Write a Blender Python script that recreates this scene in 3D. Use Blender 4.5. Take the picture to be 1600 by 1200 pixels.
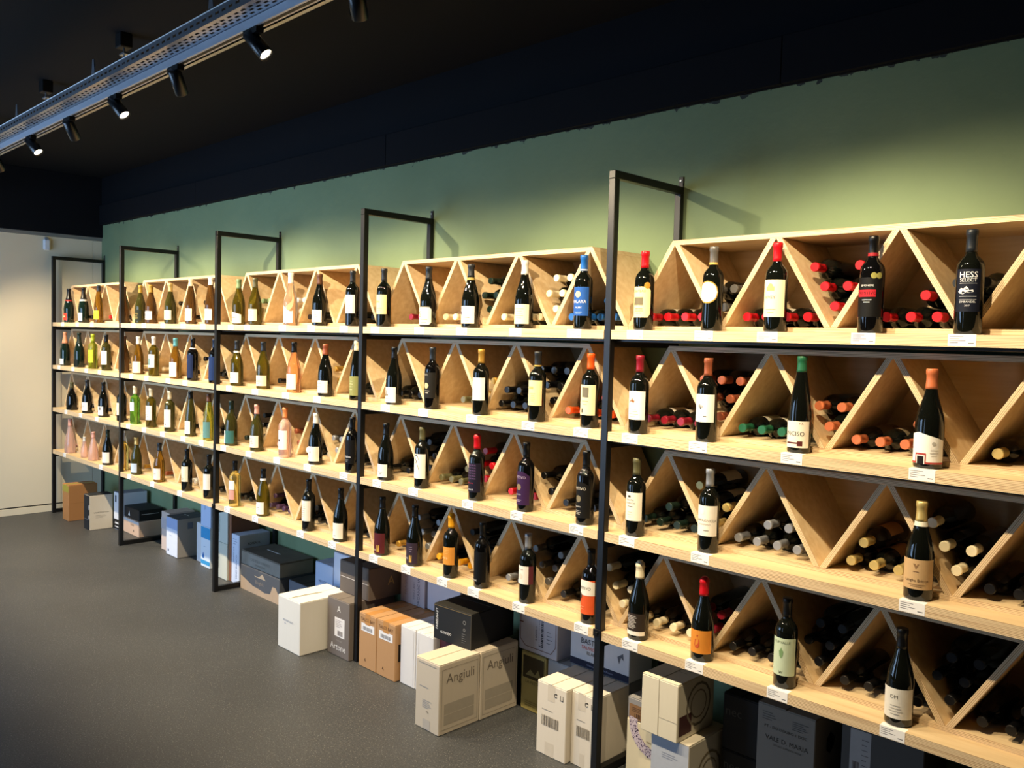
import bpy, bmesh, math, random
from math import sin, cos, pi, radians, sqrt
from mathutils import Vector, Matrix
random.seed(7)
for o in list(bpy.data.objects): bpy.data.objects.remove(o)
scene = bpy.context.scene
COL = scene.collection

# ------------------------------------------------------------ camera
cam_d = bpy.data.cameras.new('camera'); cam = bpy.data.objects.new('camera', cam_d); COL.objects.link(cam)
cam_d.sensor_width = 36.0; cam_d.lens = 1333.5 / 1600 * 36; cam_d.clip_start = 0.05
yaw, pit, rol = radians(44.847), radians(-2.952), radians(1.537)
F = Vector((-sin(yaw)*cos(pit), cos(yaw)*cos(pit), sin(pit))); R = Vector((cos(yaw), sin(yaw), 0)); U = R.cross(F)
R, U = cos(rol)*R + sin(rol)*U, -sin(rol)*R + cos(rol)*U
M4 = Matrix((R, U, -F)).transposed().to_4x4(); M4.translation = Vector((8.724, -3.111, 1.7556))
cam.matrix_world = M4
scene.camera = cam
# ------------------------------------------------------------ view, world, daylight
vs = scene.view_settings
vs.view_transform = 'Standard'; vs.look = 'None'; vs.gamma = 1.0; vs.use_curve_mapping = False
vs.exposure = 0.0
SPOT_W = 140.0; DAY_W = 130.0
world = bpy.data.worlds.new('world'); scene.world = world; world.use_nodes = True
bg = world.node_tree.nodes['Background']; bg.inputs[0].default_value = (0.55, 0.72, 1.0, 1); bg.inputs[1].default_value = 0.6
WIN = [(0.9, 2.4), (2.6, 4.1), (6.1, 6.35)]          # daylight windows in the shop front (behind the camera), x ranges
WZ = (0.45, 2.55); YF = -4.3
for a, b in WIN:
    ld = bpy.data.lights.new('daylight', 'AREA'); ld.shape = 'RECTANGLE'; ld.size = b - a; ld.size_y = WZ[1] - WZ[0]
    ld.energy = DAY_W * (b - a) / 2.0; ld.color = (0.42, 0.65, 1.0)
    lo = bpy.data.objects.new('daylight', ld); COL.objects.link(lo)
    lo.location = ((a+b)/2, YF - 0.25, (WZ[0]+WZ[1])/2); lo.rotation_euler = (radians(90), 0, 0)   # faces into the room (+Y)

# ------------------------------------------------------------ helpers
def lin(c):
    c = c.lstrip('#'); v = [int(c[i:i+2], 16)/255 for i in (0, 2, 4)]
    return tuple(x/12.92 if x <= .04045 else ((x+.055)/1.055)**2.4 for x in v)
MATS = {}
def newmat(name):
    m = bpy.data.materials.new(name); m.use_nodes = True
    return m, m.node_tree, m.node_tree.nodes['Principled BSDF']
def node(nt, t, **kw):
    n = nt.nodes.new(t)
    for k, v in kw.items(): setattr(n, k, v)
    return n
def flat(col, rough=.6, metal=0.0, coat=0.0, var=.06, scale=40):
    """plain procedural colour with a faint noise variation"""
    k = ('flat', col, rough, metal, coat)
    if k in MATS: return MATS[k]
    m, nt, p = newmat('paint_' + col.strip('#')); c = lin(col)
    tc = node(nt, 'ShaderNodeTexCoord'); no = node(nt, 'ShaderNodeTexNoise'); no.inputs['Scale'].default_value = scale
    mx = node(nt, 'ShaderNodeMix', data_type='RGBA')
    mx.inputs[6].default_value = (*[x*(1-var) for x in c], 1); mx.inputs[7].default_value = (*[min(1, x*(1+var)) for x in c], 1)
    nt.links.new(tc.outputs['Object'], no.inputs['Vector']); nt.links.new(no.outputs['Fac'], mx.inputs[0]); nt.links.new(mx.outputs[2], p.inputs['Base Color'])
    p.inputs['Roughness'].default_value = rough; p.inputs['Metallic'].default_value = metal
    if rough >= .5: p.inputs['Specular IOR Level'].default_value = .2
    if coat: p.inputs['Coat Weight'].default_value = coat; p.inputs['Coat Roughness'].default_value = .05
    MATS[k] = m; return m
def glass(col, trans):
    k = ('glass', col, trans)
    if k in MATS: return MATS[k]
    m, nt, p = newmat('bottle_glass_' + col.strip('#'))
    p.inputs['Base Color'].default_value = (*lin(col), 1); p.inputs['Roughness'].default_value = .04
    p.inputs['IOR'].default_value = 1.45; p.inputs['Transmission Weight'].default_value = trans
    p.inputs['Specular IOR Level'].default_value = .6
    MATS[k] = m; return m
def me_new(name, V, Fc, mats, mi=None, smooth=False, uv=None):
    me = bpy.data.meshes.new(name); me.from_pydata(V, [], Fc)
    for m in mats: me.materials.append(m)
    if mi: me.polygons.foreach_set('material_index', mi)
    if smooth: me.polygons.foreach_set('use_smooth', [True]*len(me.polygons))
    if uv:
        l = me.uv_layers.new(name='UVMap')
        for lp in me.loops: l.data[lp.index].uv = uv[lp.vertex_index] if not callable(uv) else uv(me, lp)
    me.update(); return me
def ob(name, me, parent=None, loc=(0, 0, 0), rot=(0, 0, 0), **props):
    o = bpy.data.objects.new(name, me); COL.objects.link(o); o.location = loc; o.rotation_euler = rot
    if parent: o.parent = parent
    for k, v in props.items(): o[k] = v
    return o
def thing(name, label, cat, loc=(0, 0, 0), rz=0.0, group=None, rot=None):
    o = bpy.data.objects.new(name, None); COL.objects.link(o); o.location = loc; o.rotation_euler = rot or (0, 0, rz)
    o.empty_display_size = .05; o['label'] = label; o['category'] = cat
    if group: o['group'] = group
    return o
def struct(o): o['kind'] = 'structure'; return o
class MB:
    """collects quads / boxes / prisms into one mesh"""
    def __init__(s): s.V = []; s.F = []; s.M = []
    def box(s, x0, x1, y0, y1, z0, z1, m=0):
        n = len(s.V)
        s.V += [(x0,y0,z0),(x1,y0,z0),(x1,y1,z0),(x0,y1,z0),(x0,y0,z1),(x1,y0,z1),(x1,y1,z1),(x0,y1,z1)]
        s.F += [tuple(n+i for i in f) for f in ((0,3,2,1),(4,5,6,7),(0,1,5,4),(1,2,6,5),(2,3,7,6),(3,0,4,7))]; s.M += [m]*6
        return s
    def poly(s, pts, m=0):
        n = len(s.V); s.V += list(pts); s.F.append(tuple(range(n, n+len(pts)))); s.M.append(m); return s
    def cyl(s, p0, p1, r0, r1=None, seg=12, caps=True, m=0):
        r1 = r0 if r1 is None else r1; a = Vector(p0); b = Vector(p1); d = (b-a).normalized()
        u = d.orthogonal().normalized(); w = d.cross(u); n = len(s.V)
        for c, r in ((a, r0), (b, r1)):
            for i in range(seg):
                t = 2*pi*i/seg; s.V.append(tuple(c + u*(r*cos(t)) + w*(r*sin(t))))
        for i in range(seg):
            j = (i+1) % seg; s.F.append((n+i, n+j, n+seg+j, n+seg+i)); s.M.append(m)
        if caps:
            s.F.append(tuple(n+seg-1-i for i in range(seg))); s.F.append(tuple(n+seg+i for i in range(seg))); s.M += [m, m]
        return s
    def add(s, V, Fc, m=0):
        n = len(s.V); s.V += V; s.F += [tuple(n+i for i in f) for f in Fc]; s.M += [m]*len(Fc); return s
    def mesh(s, name, mats, smooth=False, bevel=0.0):
        me = me_new(name, s.V, s.F, mats, s.M, smooth)
        if bevel:
            bm = bmesh.new(); bm.from_mesh(me)
            bmesh.ops.bevel(bm, geom=list(bm.edges), offset=bevel, segments=1, affect='EDGES', profile=.5)
            bm.to_mesh(me); bm.free()
        return me
def lathe(prof, seg):
    V = []; Fc = []; n = len(prof)
    for r, z in prof:
        for i in range(seg):
            t = 2*pi*i/seg; V.append((r*cos(t), r*sin(t), z))
    for k in range(n-1):
        for i in range(seg):
            j = (i+1) % seg; Fc.append((k*seg+i, k*seg+j, (k+1)*seg+j, (k+1)*seg+i))
    Fc.append(tuple(range(seg-1, -1, -1))); Fc.append(tuple((n-1)*seg+i for i in range(seg)))
    return V, Fc
_txt = {}
def text2d(s, size):
    """triangulated outlines of a string, centred on its middle, as 2-D points"""
    k = (s, size)
    if k not in _txt:
        cu = bpy.data.curves.new('t', 'FONT'); cu.body = s; cu.size = size; cu.resolution_u = 2; cu.align_x = 'CENTER'; cu.align_y = 'CENTER'
        o = bpy.data.objects.new('t', cu); me = bpy.data.meshes.new_from_object(o)
        _txt[k] = ([(v.co.x, v.co.y) for v in me.vertices], [tuple(p.vertices) for p in me.polygons])
        bpy.data.meshes.remove(me); bpy.data.objects.remove(o); bpy.data.curves.remove(cu)
    return _txt[k]

# ------------------------------------------------------------ shared materials
BLACK_STEEL = flat('#060607', .42, 0, 0); GALV = flat('#9aa0a8', .35, .85); DARK = flat('#0c0c0d', .5)
LEAD = flat('#1a1a1a', .5); PAPER = flat('#f4f1ea', .7); INK = flat('#3a3a3c', .7)
def ply_face():
    m, nt, p = newmat('birch_plywood_face')
    tc = node(nt, 'ShaderNodeTexCoord'); mp = node(nt, 'ShaderNodeMapping'); mp.inputs['Scale'].default_value = (1.2, 14, 14)
    no = node(nt, 'ShaderNodeTexNoise'); no.inputs['Scale'].default_value = 3; no.inputs['Detail'].default_value = 5
    cr = node(nt, 'ShaderNodeValToRGB'); cr.color_ramp.elements[0].position = .3; cr.color_ramp.elements[1].position = .75
    cr.color_ramp.elements[0].color = (*lin('#cfb184'), 1); cr.color_ramp.elements[1].color = (*lin('#e1c9a0'), 1)
    for a, b in ((tc.outputs['Object'], mp.inputs[0]), (mp.outputs[0], no.inputs['Vector']), (no.outputs['Fac'], cr.inputs[0]), (cr.outputs[0], p.inputs['Base Color'])): nt.links.new(a, b)
    p.inputs['Roughness'].default_value = .5; return m
def ply_edge():
    m, nt, p = newmat('plywood_laminated_edge')
    uv = node(nt, 'ShaderNodeUVMap'); sx = node(nt, 'ShaderNodeSeparateXYZ'); nt.links.new(uv.outputs[0], sx.inputs[0])
    cmb = node(nt, 'ShaderNodeCombineXYZ'); mu = node(nt, 'ShaderNodeMath', operation='MULTIPLY'); mu.inputs[1].default_value = 3.0
    nt.links.new(sx.outputs[0], mu.inputs[0]); nt.links.new(mu.outputs[0], cmb.inputs[0])
    m2 = node(nt, 'ShaderNodeMath', operation='MULTIPLY'); m2.inputs[1].default_value = 230.0; nt.links.new(sx.outputs[1], m2.inputs[0]); nt.links.new(m2.outputs[0], cmb.inputs[1])
    no = node(nt, 'ShaderNodeTexNoise'); no.inputs['Scale'].default_value = 1.0; no.inputs['Detail'].default_value = 3; nt.links.new(cmb.outputs[0], no.inputs['Vector'])
    sn = node(nt, 'ShaderNodeMath', operation='SINE'); m3 = node(nt, 'ShaderNodeMath', operation='MULTIPLY'); m3.inputs[1].default_value = 2*pi/.0045
    nt.links.new(sx.outputs[1], m3.inputs[0]); nt.links.new(m3.outputs[0], sn.inputs[0])
    ad = node(nt, 'ShaderNodeMath', operation='MULTIPLY_ADD'); ad.inputs[1].default_value = .28; nt.links.new(sn.outputs[0], ad.inputs[0]); nt.links.new(no.outputs['Fac'], ad.inputs[2])
    cr = node(nt, 'ShaderNodeValToRGB'); e = cr.color_ramp.elements; e[0].position = .15; e[1].position = .55
    e[0].color = (*lin('#a17a50'), 1); e[1].color = (*lin('#e2caa2'), 1)
    nt.links.new(ad.outputs[0], cr.inputs[0]); nt.links.new(cr.outputs[0], p.inputs['Base Color']); p.inputs['Roughness'].default_value = .55
    return m
PLYF, PLYE = ply_face(), ply_edge()
def prism(name, outline, y0, y1, vfun):
    """plywood board: 2-D outline in x,z extruded along y; front/back faces get the laminated edge, the others the veneer unless they are ends"""
    n = len(outline); V = [(x, y0, z) for x, z in outline] + [(x, y1, z) for x, z in outline]
    Fc = [tuple(range(n)), tuple(range(2*n-1, n-1, -1))]; mi = [1, 1]
    for i in range(n):
        j = (i+1) % n; Fc.append((i, n+i, n+j, j)); mi.append(0)
    uv = [(x + z, vfun(x, z)) for x, z in outline]*2
    return me_new(name, V, Fc, [PLYF, PLYE], mi, uv=uv)
def board(name, x0, x1, y0, y1, z0, z1):
    me = prism(name, [(x0, z0), (x1, z0), (x1, z1), (x0, z1)], y0, y1, lambda x, z: z - z0); return me

# ------------------------------------------------------------ the room
X0, X1, H = -0.095, 11.0, 3.22
def mat_floor():
    m, nt, p = newmat('speckled_grey_floor'); tc = node(nt, 'ShaderNodeTexCoord')
    a = node(nt, 'ShaderNodeTexNoise'); a.inputs['Scale'].default_value = 140; a.inputs['Detail'].default_value = 3
    b = node(nt, 'ShaderNodeTexNoise'); b.inputs['Scale'].default_value = 2.0; b.inputs['Detail'].default_value = 4
    v = node(nt, 'ShaderNodeTexVoronoi'); v.inputs['Scale'].default_value = 115
    for t in (a, b, v): nt.links.new(tc.outputs['Object'], t.inputs['Vector'])
    cr = node(nt, 'ShaderNodeValToRGB'); e = cr.color_ramp.elements; e[0].position = .35; e[1].position = .7
    e[0].color = (*lin('#37393b'), 1); e[1].color = (*lin('#535558'), 1); nt.links.new(a.outputs['Fac'], cr.inputs[0])
    c2 = node(nt, 'ShaderNodeValToRGB'); e = c2.color_ramp.elements; e[0].position = .10; e[1].position = .17; e[0].color = (1, 1, 1, 1); e[1].color = (0, 0, 0, 1); nt.links.new(v.outputs['Distance'], c2.inputs[0])
    mx = node(nt, 'ShaderNodeMix', data_type='RGBA'); mx.inputs[7].default_value = (*lin('#a8a49c'), 1)
    nt.links.new(c2.outputs[0], mx.inputs[0]); nt.links.new(cr.outputs[0], mx.inputs[6])
    m2 = node(nt, 'ShaderNodeMix', data_type='RGBA', blend_type='MULTIPLY'); m2.inputs[0].default_value = .35
    nt.links.new(mx.outputs[2], m2.inputs[6]); nt.links.new(b.outputs['Fac'], m2.inputs[7]); nt.links.new(m2.outputs[2], p.inputs['Base Color'])
    p.inputs['Roughness'].default_value = .5; return m
def mat_green():
    m, nt, p = newmat('green_wall_paint'); tc = node(nt, 'ShaderNodeTexCoord')
    b = node(nt, 'ShaderNodeTexNoise'); b.inputs['Scale'].default_value = 1.6; b.inputs['Detail'].default_value = 6; nt.links.new(tc.outputs['Object'], b.inputs['Vector'])
    cr = node(nt, 'ShaderNodeValToRGB'); e = cr.color_ramp.elements; e[0].position = .3; e[1].position = .7
    e[0].color = (*lin('#758a66'), 1); e[1].color = (*lin('#7e936f'), 1); nt.links.new(b.outputs['Fac'], cr.inputs[0])
    # ragged, unpainted plaster along the top edge of the paint
    sx = node(nt, 'ShaderNodeSeparateXYZ'); nt.links.new(tc.outputs['Object'], sx.inputs[0])
    n2 = node(nt, 'ShaderNodeTexNoise'); n2.inputs['Scale'].default_value = 16; n2.inputs['Detail'].default_value = 6; nt.links.new(tc.outputs['Object'], n2.inputs['Vector'])
    ma = node(nt, 'ShaderNodeMath', operation='MULTIPLY_ADD'); ma.inputs[1].default_value = .16; nt.links.new(n2.outputs['Fac'], ma.inputs[0]); nt.links.new(sx.outputs[2], ma.inputs[2])
    gt = node(nt, 'ShaderNodeMath', operation='GREATER_THAN'); gt.inputs[1].default_value = 2.85; nt.links.new(ma.outputs[0], gt.inputs[0])
    mx = node(nt, 'ShaderNodeMix', data_type='RGBA'); mx.inputs[7].default_value = (*lin('#2c332c'), 1); nt.links.new(gt.outputs[0], mx.inputs[0]); nt.links.new(cr.outputs[0], mx.inputs[6])
    nt.links.new(mx.outputs[2], p.inputs['Base Color']); p.inputs['Roughness'].default_value = .75
    bp = node(nt, 'ShaderNodeBump'); bp.inputs['Strength'].default_value = .12; bp.inputs['Distance'].default_value = .02; nt.links.new(n2.outputs['Fac'], bp.inputs['Height']); nt.links.new(bp.outputs[0], p.inputs['Normal'])
    return m
CEIL = flat('#0b0b0d', .9, var=.12, scale=6); FASC = flat('#0b0d12', .85, var=.12, scale=6); WHITE = flat('#e8dec4', .55, var=.02, scale=4)
struct(ob('floor', MB().box(X0, X1, YF, 0, -.1, 0).mesh('floor', [mat_floor()])))
struct(ob('ceiling', MB().box(X0-.2, X1+.2, YF-.2, .2, H, H+.1).mesh('ceiling', [CEIL])))
struct(ob('wall_back', MB().box(X0, X1, 0, .2, 0, 2.765).mesh('wall_back', [mat_green()])))
struct(ob('wall_right', MB().box(X1, X1+.2, YF, .2, -.1, H).mesh('wall_right', [flat('#8f8a80', .7)])))
wl = struct(ob('wall_left', MB().box(X0-.2, X0-.012, YF, .2, -.1, H).mesh('wall_left', [flat('#4a4640', .8)])))
for k, (a, b) in enumerate(((-1.0+.0, -.084), (-2.2, -1.004), (-3.4, -2.204), (-4.6, -3.404), (YF, -4.604), (-.081, 0))):   # white wall panels
    ob('panel', MB().box(X0-.012, X0, a, b, .075, 2.612).mesh('panel', [WHITE], bevel=.001), wl)
struct(ob('baseboard_left', MB().box(X0-.012, X0+.002, YF, 0, 0, .062).mesh('base', [WHITE], bevel=.001)))
tm = MB().box(X0-.012, X0+.012, YF, 0, 2.614, 2.645).mesh('trim', [flat('#8e8f8c', .4, .3)], bevel=.002)
struct(ob('trim_1', tm))
struct(ob('trim_2', MB().box(X0-.012, X0+.03, YF, 0, 2.6455, H).mesh('trim', [FASC], bevel=.003)))
# black boarding above the green paint: two tiers of panels with butt joints
t3 = ob('trim_3', MB().box(X0+.03, X1, -.012, .2, 2.765, H).mesh('trim', [FASC])); struct(t3)
seams = [X0+.03, 2.03, 4.555, 7.077, 9.6, X1]
for a, b in zip(seams, seams[1:]): ob('board', MB().box(a+.0012, b-.0012, -.035, -.012, 2.768, 2.951).mesh('board', [FASC], bevel=.002), t3)
# shop front behind the camera with daylight windows
m = MB(); xs = [X0-.2] + [v for w in WIN for v in w] + [X1+.2]
for i in range(0, len(xs), 2): m.box(xs[i], xs[i+1], YF-.2, YF, -.1, H)
for a, b in WIN: m.box(a, b, YF-.2, YF, -.1, WZ[0]); m.box(a, b, YF-.2, YF, WZ[1], H)
struct(ob('wall_front', m.mesh('wall_front', [flat('#55524e', .7)])))
def mat_pane():
    m, nt, p = newmat('window_glass'); out = nt.nodes['Material Output']; nt.nodes.remove(p)
    t = node(nt, 'ShaderNodeBsdfTransparent'); g = node(nt, 'ShaderNodeBsdfGlossy'); g.inputs['Roughness'].default_value = .02
    mx = node(nt, 'ShaderNodeMixShader'); mx.inputs[0].default_value = .06
    nt.links.new(t.outputs[0], mx.inputs[1]); nt.links.new(g.outputs[0], mx.inputs[2]); nt.links.new(mx.outputs[0], out.inputs[0]); return m
PANE = mat_pane()
for i, (a, b) in enumerate(WIN):
    fr = MB(); w = .05; c = (a+b)/2
    fr.box(a, b, YF-.12, YF-.06, WZ[0], WZ[0]+w); fr.box(a, b, YF-.12, YF-.06, WZ[1]-w, WZ[1])
    for x in ((a, c-w/2, b-w) if b-a > .5 else (a, b-w)): fr.box(x, x+w, YF-.12, YF-.06, WZ[0]+w, WZ[1]-w)
    wo = struct(ob('window_%d' % (i+1), fr.mesh('window', [BLACK_STEEL])))
    for x0, x1 in (((a+w, c-w/2), (c+w/2, b-w)) if b-a > .5 else ((a+w, b-w),)): ob('pane', MB().box(x0, x1, YF-.094, YF-.088, WZ[0]+w, WZ[1]-w).mesh('pane', [PANE]), wo)

# small white emergency light high on the white wall
el = thing('emergency_light', 'small white wall sensor mounted high on the white panel wall', 'sensor', (X0, -.5, 2.535))
ob('housing', MB().box(0, .035, -.03, .03, -.055, .05).mesh('h', [flat('#e8ebf2', .4)], bevel=.012), el)
ob('bracket', MB().box(.0, .02, -.014, .014, .05, .066).mesh('b', [flat('#8e8f8c', .4)], bevel=.002), el)

# ------------------------------------------------------------ shelving: frames, shelves, zigzag racks
W = 1.659; XF = [j*W for j in range(6)]; D = .475; ZB = [1.770, 1.370, .970, .570]; TH = .036; ZT = 2.425; T = .031
ORD = ['first', 'second', 'third', 'fourth', 'fifth', 'sixth']; ROWN = ['top', 'second', 'third', 'bottom']
pm = MB().box(-T, 0, -D, -D+T, 0, ZT-T).mesh('front_post', [BLACK_STEEL], bevel=.002)
bm_ = MB().box(-T, 0, -.027, -.002, 0, ZT-T).mesh('back_post', [BLACK_STEEL], bevel=.002)
tb = MB().box(-T, 0, -D, -.002, ZT-T, ZT).mesh('top_bar', [BLACK_STEEL], bevel=.002)
bb = MB().box(-T, 0, -D+T, -.027, .004, .004+T).mesh('bottom_bar', [BLACK_STEEL], bevel=.002)
cb = MB().box(-T+.002, -.002, -D+T, -.027, -T, 0).mesh('cross_bar', [BLACK_STEEL], bevel=.002)
mb = MB(); a, b = .0125-.010, .0125+.010
mb.box(-.0265, -.0045, -.006, -.002, ZT, ZT+.045); tabm = mb.mesh('wall_tab', [BLACK_STEEL], bevel=.001)
scr = MB().cyl((-.0155, -.0065, ZT+.028), (-.0155, -.0105, ZT+.028), .006, .005, 10).mesh('screw', [GALV])
clp = MB().box(-T-.004, .004, -D-.005, -D-.0003, -.03, .0).box(-.022, -.009, -D-.011, -D-.005, -.022, -.01).mesh('clamp', [DARK], bevel=.001)
for j, x in enumerate(XF):
    f = thing('steel_frame', 'black square tube steel frame, %s one counted from the white wall' % ORD[j], 'frame', (x, 0, 0), group='steel shelf frames')
    for n, me in (('front_post', pm), ('back_post', bm_), ('top_bar', tb), ('bottom_bar', bb)): ob(n, me, f)
    for z in ZB: ob('cross_bar', cb, f, (0, 0, z-.0005))
    t = ob('wall_tab', tabm, f); ob('screw', scr, t)
    if j in (2, 4): ob('clamp', clp, f, (0, 0, .598 if j == 2 else .612))
# one shelf board outline shared by all (seen from above: notched round the front posts)
L0, L1 = -.015, W-.016
out = [(L0, -.030), (L0, -D+T+.003), (.003, -D+T+.003), (.003, -.473), (W-T-.003, -.473), (W-T-.003, -D+T+.003), (L1, -D+T+.003), (L1, -.030)]
n = len(out); V = [(x, y, 0) for x, y in out] + [(x, y, TH) for x, y in out]
Fc = [tuple(range(n-1, -1, -1))[::-1][::-1], tuple(range(n, 2*n))]; mi = [0, 0]
for i in range(n):
    j = (i+1) % n; Fc.append((i, j, n+j, n+i)); mi.append(1)
shelf_me = me_new('shelf_board', V, Fc, [PLYF, PLYE], mi, uv=lambda me, lp: (me.vertices[lp.vertex_index].co.x + me.vertices[lp.vertex_index].co.y, me.vertices[lp.vertex_index].co.z))
bm = bmesh.new(); bm.from_mesh(shelf_me); bmesh.ops.recalc_face_normals(bm, faces=bm.faces); bm.to_mesh(shelf_me); bm.free()
rail = MB().box(.002, W-T-.002, -.437, -.405, -.011, -.0006).mesh('rail', [BLACK_STEEL], bevel=.002)
rail2 = MB().box(.002, W-T-.002, -.066, -.036, -.011, -.0006).mesh('rail', [BLACK_STEEL], bevel=.002)
for r, z in enumerate(ZB):
    for j in range(5):
        s = thing('shelf', 'laminated plywood shelf board, %s level, %s bay from the white wall' % (ROWN[r], ORD[j]), 'shelf', (XF[j], 0, z), group='plywood shelves')
        ob('board', shelf_me, s); ob('support_rail', rail, s); ob('support_rail', rail2, s)
# zigzag rack: base board, eight slats, top board, back panel
P = W/4; HW = P/2; BT = .018; IH = .306; OFF = .010; HT = .0217; YB = -.375; YK = -.036
sl_up = prism('slat', [(0, 0), (HT, 0), (HW, IH), (HW-HT, IH)], YB, YK, lambda x, z: (x - z*(HW-HT)/IH)*.83)
sl_dn = prism('slat', [(0, IH), (HW-HT, 0), (HW, 0), (HT, IH)], YB, YK, lambda x, z: (x - (IH-z)*(HW-HT)/IH)*.83)
base_me = board('base', .001, W-.001, YB, YK, 0, BT-.0004)
xa, xb = HW, HW+3*P
top_me = prism('top', [(xa-HT, 0), (xb+HT, 0), (xb+HT-.0122, BT), (xa-HT+.0122, BT)], YB, YK, lambda x, z: z)
back_me = prism('back', [(.004, 0), (W-.004, 0), (xb+HT-.0122, IH+2*BT), (xa-HT+.0122, IH+2*BT)], YK+.0003, YK+.006, lambda x, z: 0)
for pl in back_me.polygons: pl.material_index = 0
for r, z in enumerate(ZB):
    for j in range(5):
        z0 = z + TH + .0004
        t = thing('zigzag_rack', 'birch plywood zigzag bottle rack on %s shelf, %s bay from the white wall' % (ROWN[r], ORD[j]), 'wine rack', (XF[j]+OFF, 0, z0), group='zigzag bottle racks')
        ob('base_board', base_me, t); ob('top_board', top_me, t, (0, 0, BT+IH+.0004)); ob('back_panel', back_me, t)
        for k in range(4):
            ob('slat', sl_up, t, (k*P, 0, BT)); ob('slat', sl_dn, t, (k*P+HW, 0, BT))

# ------------------------------------------------------------ bottles
PROF = {
 'bordeaux': [(.030,0),(.0355,.001),(.0375,.006),(.0375,.188),(.0365,.199),(.0335,.209),(.0265,.219),(.0190,.227),(.0152,.236),(.0142,.250),(.0140,.284),(.0158,.286),(.0158,.298),(.0145,.302)],
 'burgundy': [(.034,0),(.039,.001),(.041,.006),(.041,.122),(.0402,.138),(.0375,.156),(.033,.174),(.0272,.192),(.0218,.210),(.0178,.228),(.0155,.245),(.0145,.262),(.0145,.278),(.0162,.280),(.0162,.292),(.015,.296)],
 'champagne': [(.035,0),(.0415,.001),(.0435,.007),(.0435,.120),(.0425,.138),(.0395,.158),(.035,.178),(.0295,.198),(.0240,.218),(.0198,.238),(.0168,.258),(.0150,.278),(.0150,.292),(.0172,.294),(.0172,.306),(.015,.310)],
 'flute': [(.030,0),(.0355,.001),(.0375,.006),(.0375,.112),(.0368,.132),(.0345,.156),(.0310,.182),(.0268,.208),(.0222,.234),(.0182,.258),(.0155,.276),(.0145,.292),(.0143,.304),(.0158,.306),(.0158,.317),(.0145,.320)],
 'squat': [(.036,0),(.0425,.002),(.0455,.010),(.0462,.060),(.0450,.095),(.0420,.122),(.0360,.144),(.0280,.162),(.0195,.178),(.0160,.196),(.0148,.220),(.0148,.238),(.0165,.240),(.0165,.252),(.015,.255)],
 'pear': [(.036,0),(.0430,.002),(.0465,.012),(.0470,.050),(.0460,.085),(.0425,.120),(.0370,.152),(.0305,.182),(.0250,.210),(.0195,.236),(.0168,.258),(.0155,.280),(.0155,.296),(.0172,.298),(.0172,.310),(.015,.313)],
}
RAD = {'bordeaux': .0375, 'burgundy': .041, 'champagne': .0435, 'flute': .0375, 'squat': .0462, 'pear': .047}
CAPZ = {'bordeaux': .238, 'burgundy': .236, 'champagne': .206, 'flute': .268, 'squat': .20, 'pear': .245}
def capsule_prof(kind, wax=False):
    p = PROF[kind]; z0 = CAPZ[kind]; o = []
    for i, (r, z) in enumerate(p):
        if z < z0:
            if p[i+1][1] > z0:
                a, b = p[i], p[i+1]; t = (z0-a[1])/(b[1]-a[1]); o.append((a[0]+(b[0]-a[0])*t+.0009, z0))
        else: o.append((r+.0009, z + (.0008 if i == len(p)-1 else 0)))
    if wax: o = [(r + (.0012 if 0 < i < len(o)-1 else 0), z + .0004*i) for i, (r, z) in enumerate(o)]; o[-1] = (.009, o[-1][1]+.006)
    return o
_bm = {}
def bottle_meshes(kind, seg, wax=False):
    k = (kind, seg, wax)
    if k not in _bm: _bm[k] = (lathe(PROF[kind], seg), lathe(capsule_prof(kind, wax), seg))
    return _bm[k]
_mc = {}
def mesh_of(kind, seg, which, mat, wax=False):
    k = (kind, seg, which, mat.name, wax)
    if k not in _mc:
        V, Fc = bottle_meshes(kind, seg, wax)[which]
        me = me_new(('body', 'capsule')[which], V, Fc, [mat], None, True)
        for pl in list(me.polygons)[-2:]: pl.use_smooth = False
        _mc[k] = me
    return _mc[k]
GL = {'dark': glass('#0b0d0a', 0.0), 'black': glass('#070708', 0.0), 'dgreen': glass('#10201a', .0), 'olive': glass('#6e6520', .8), 'amber': glass('#9a7428', .8), 'brown': glass('#6a4a24', .6),
      'green': glass('#7cc048', .85), 'lime': glass('#a3ad38', .8), 'rose': glass('#fad6c8', .7), 'orange': glass('#fbb47c', .85), 'peach': glass('#fae0c8', .88), 'yellow': glass('#f8e690', .92), 'dolive': glass('#4e4c22', .55), 'clear': glass('#e8e0d0', .9), 'ygreen': glass('#a5a83a', .8)}
CAPC = {'black': '#070708', 'grey': '#242629', 'slate': '#1d2126', 'pewter': '#6d6a66', 'silver': '#9a9da2', 'red': '#b80d19', 'dred': '#7d1424', 'blue': '#1c5fae', 'orange': '#ee5a1a', 'terracotta': '#bd6a42', 'copper': '#ac5f40',
        'gold': '#c79a45', 'mustard': '#a8832f', 'cream': '#e9dcb8', 'white': '#ecebe6', 'lgold': '#d9bf78', 'green': '#1f5a3c', 'sage': '#7d9468', 'lime': '#a9b52a', 'teal': '#5fa5ab', 'pink': '#dba18e', 'brown': '#5b3a26', 'yellow': '#f0a81e',
        'olive': '#5d5a3c', 'dgreen': '#122219', 'navy': '#0e1830', 'purple': '#4a3350', 'rosegold': '#cf8f6a', 'apricot': '#e88d52'}
def capmat(c): return flat(CAPC[c], .35, .45 if c in ('silver', 'pewter', 'gold', 'copper', 'lgold') else 0.0)
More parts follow.
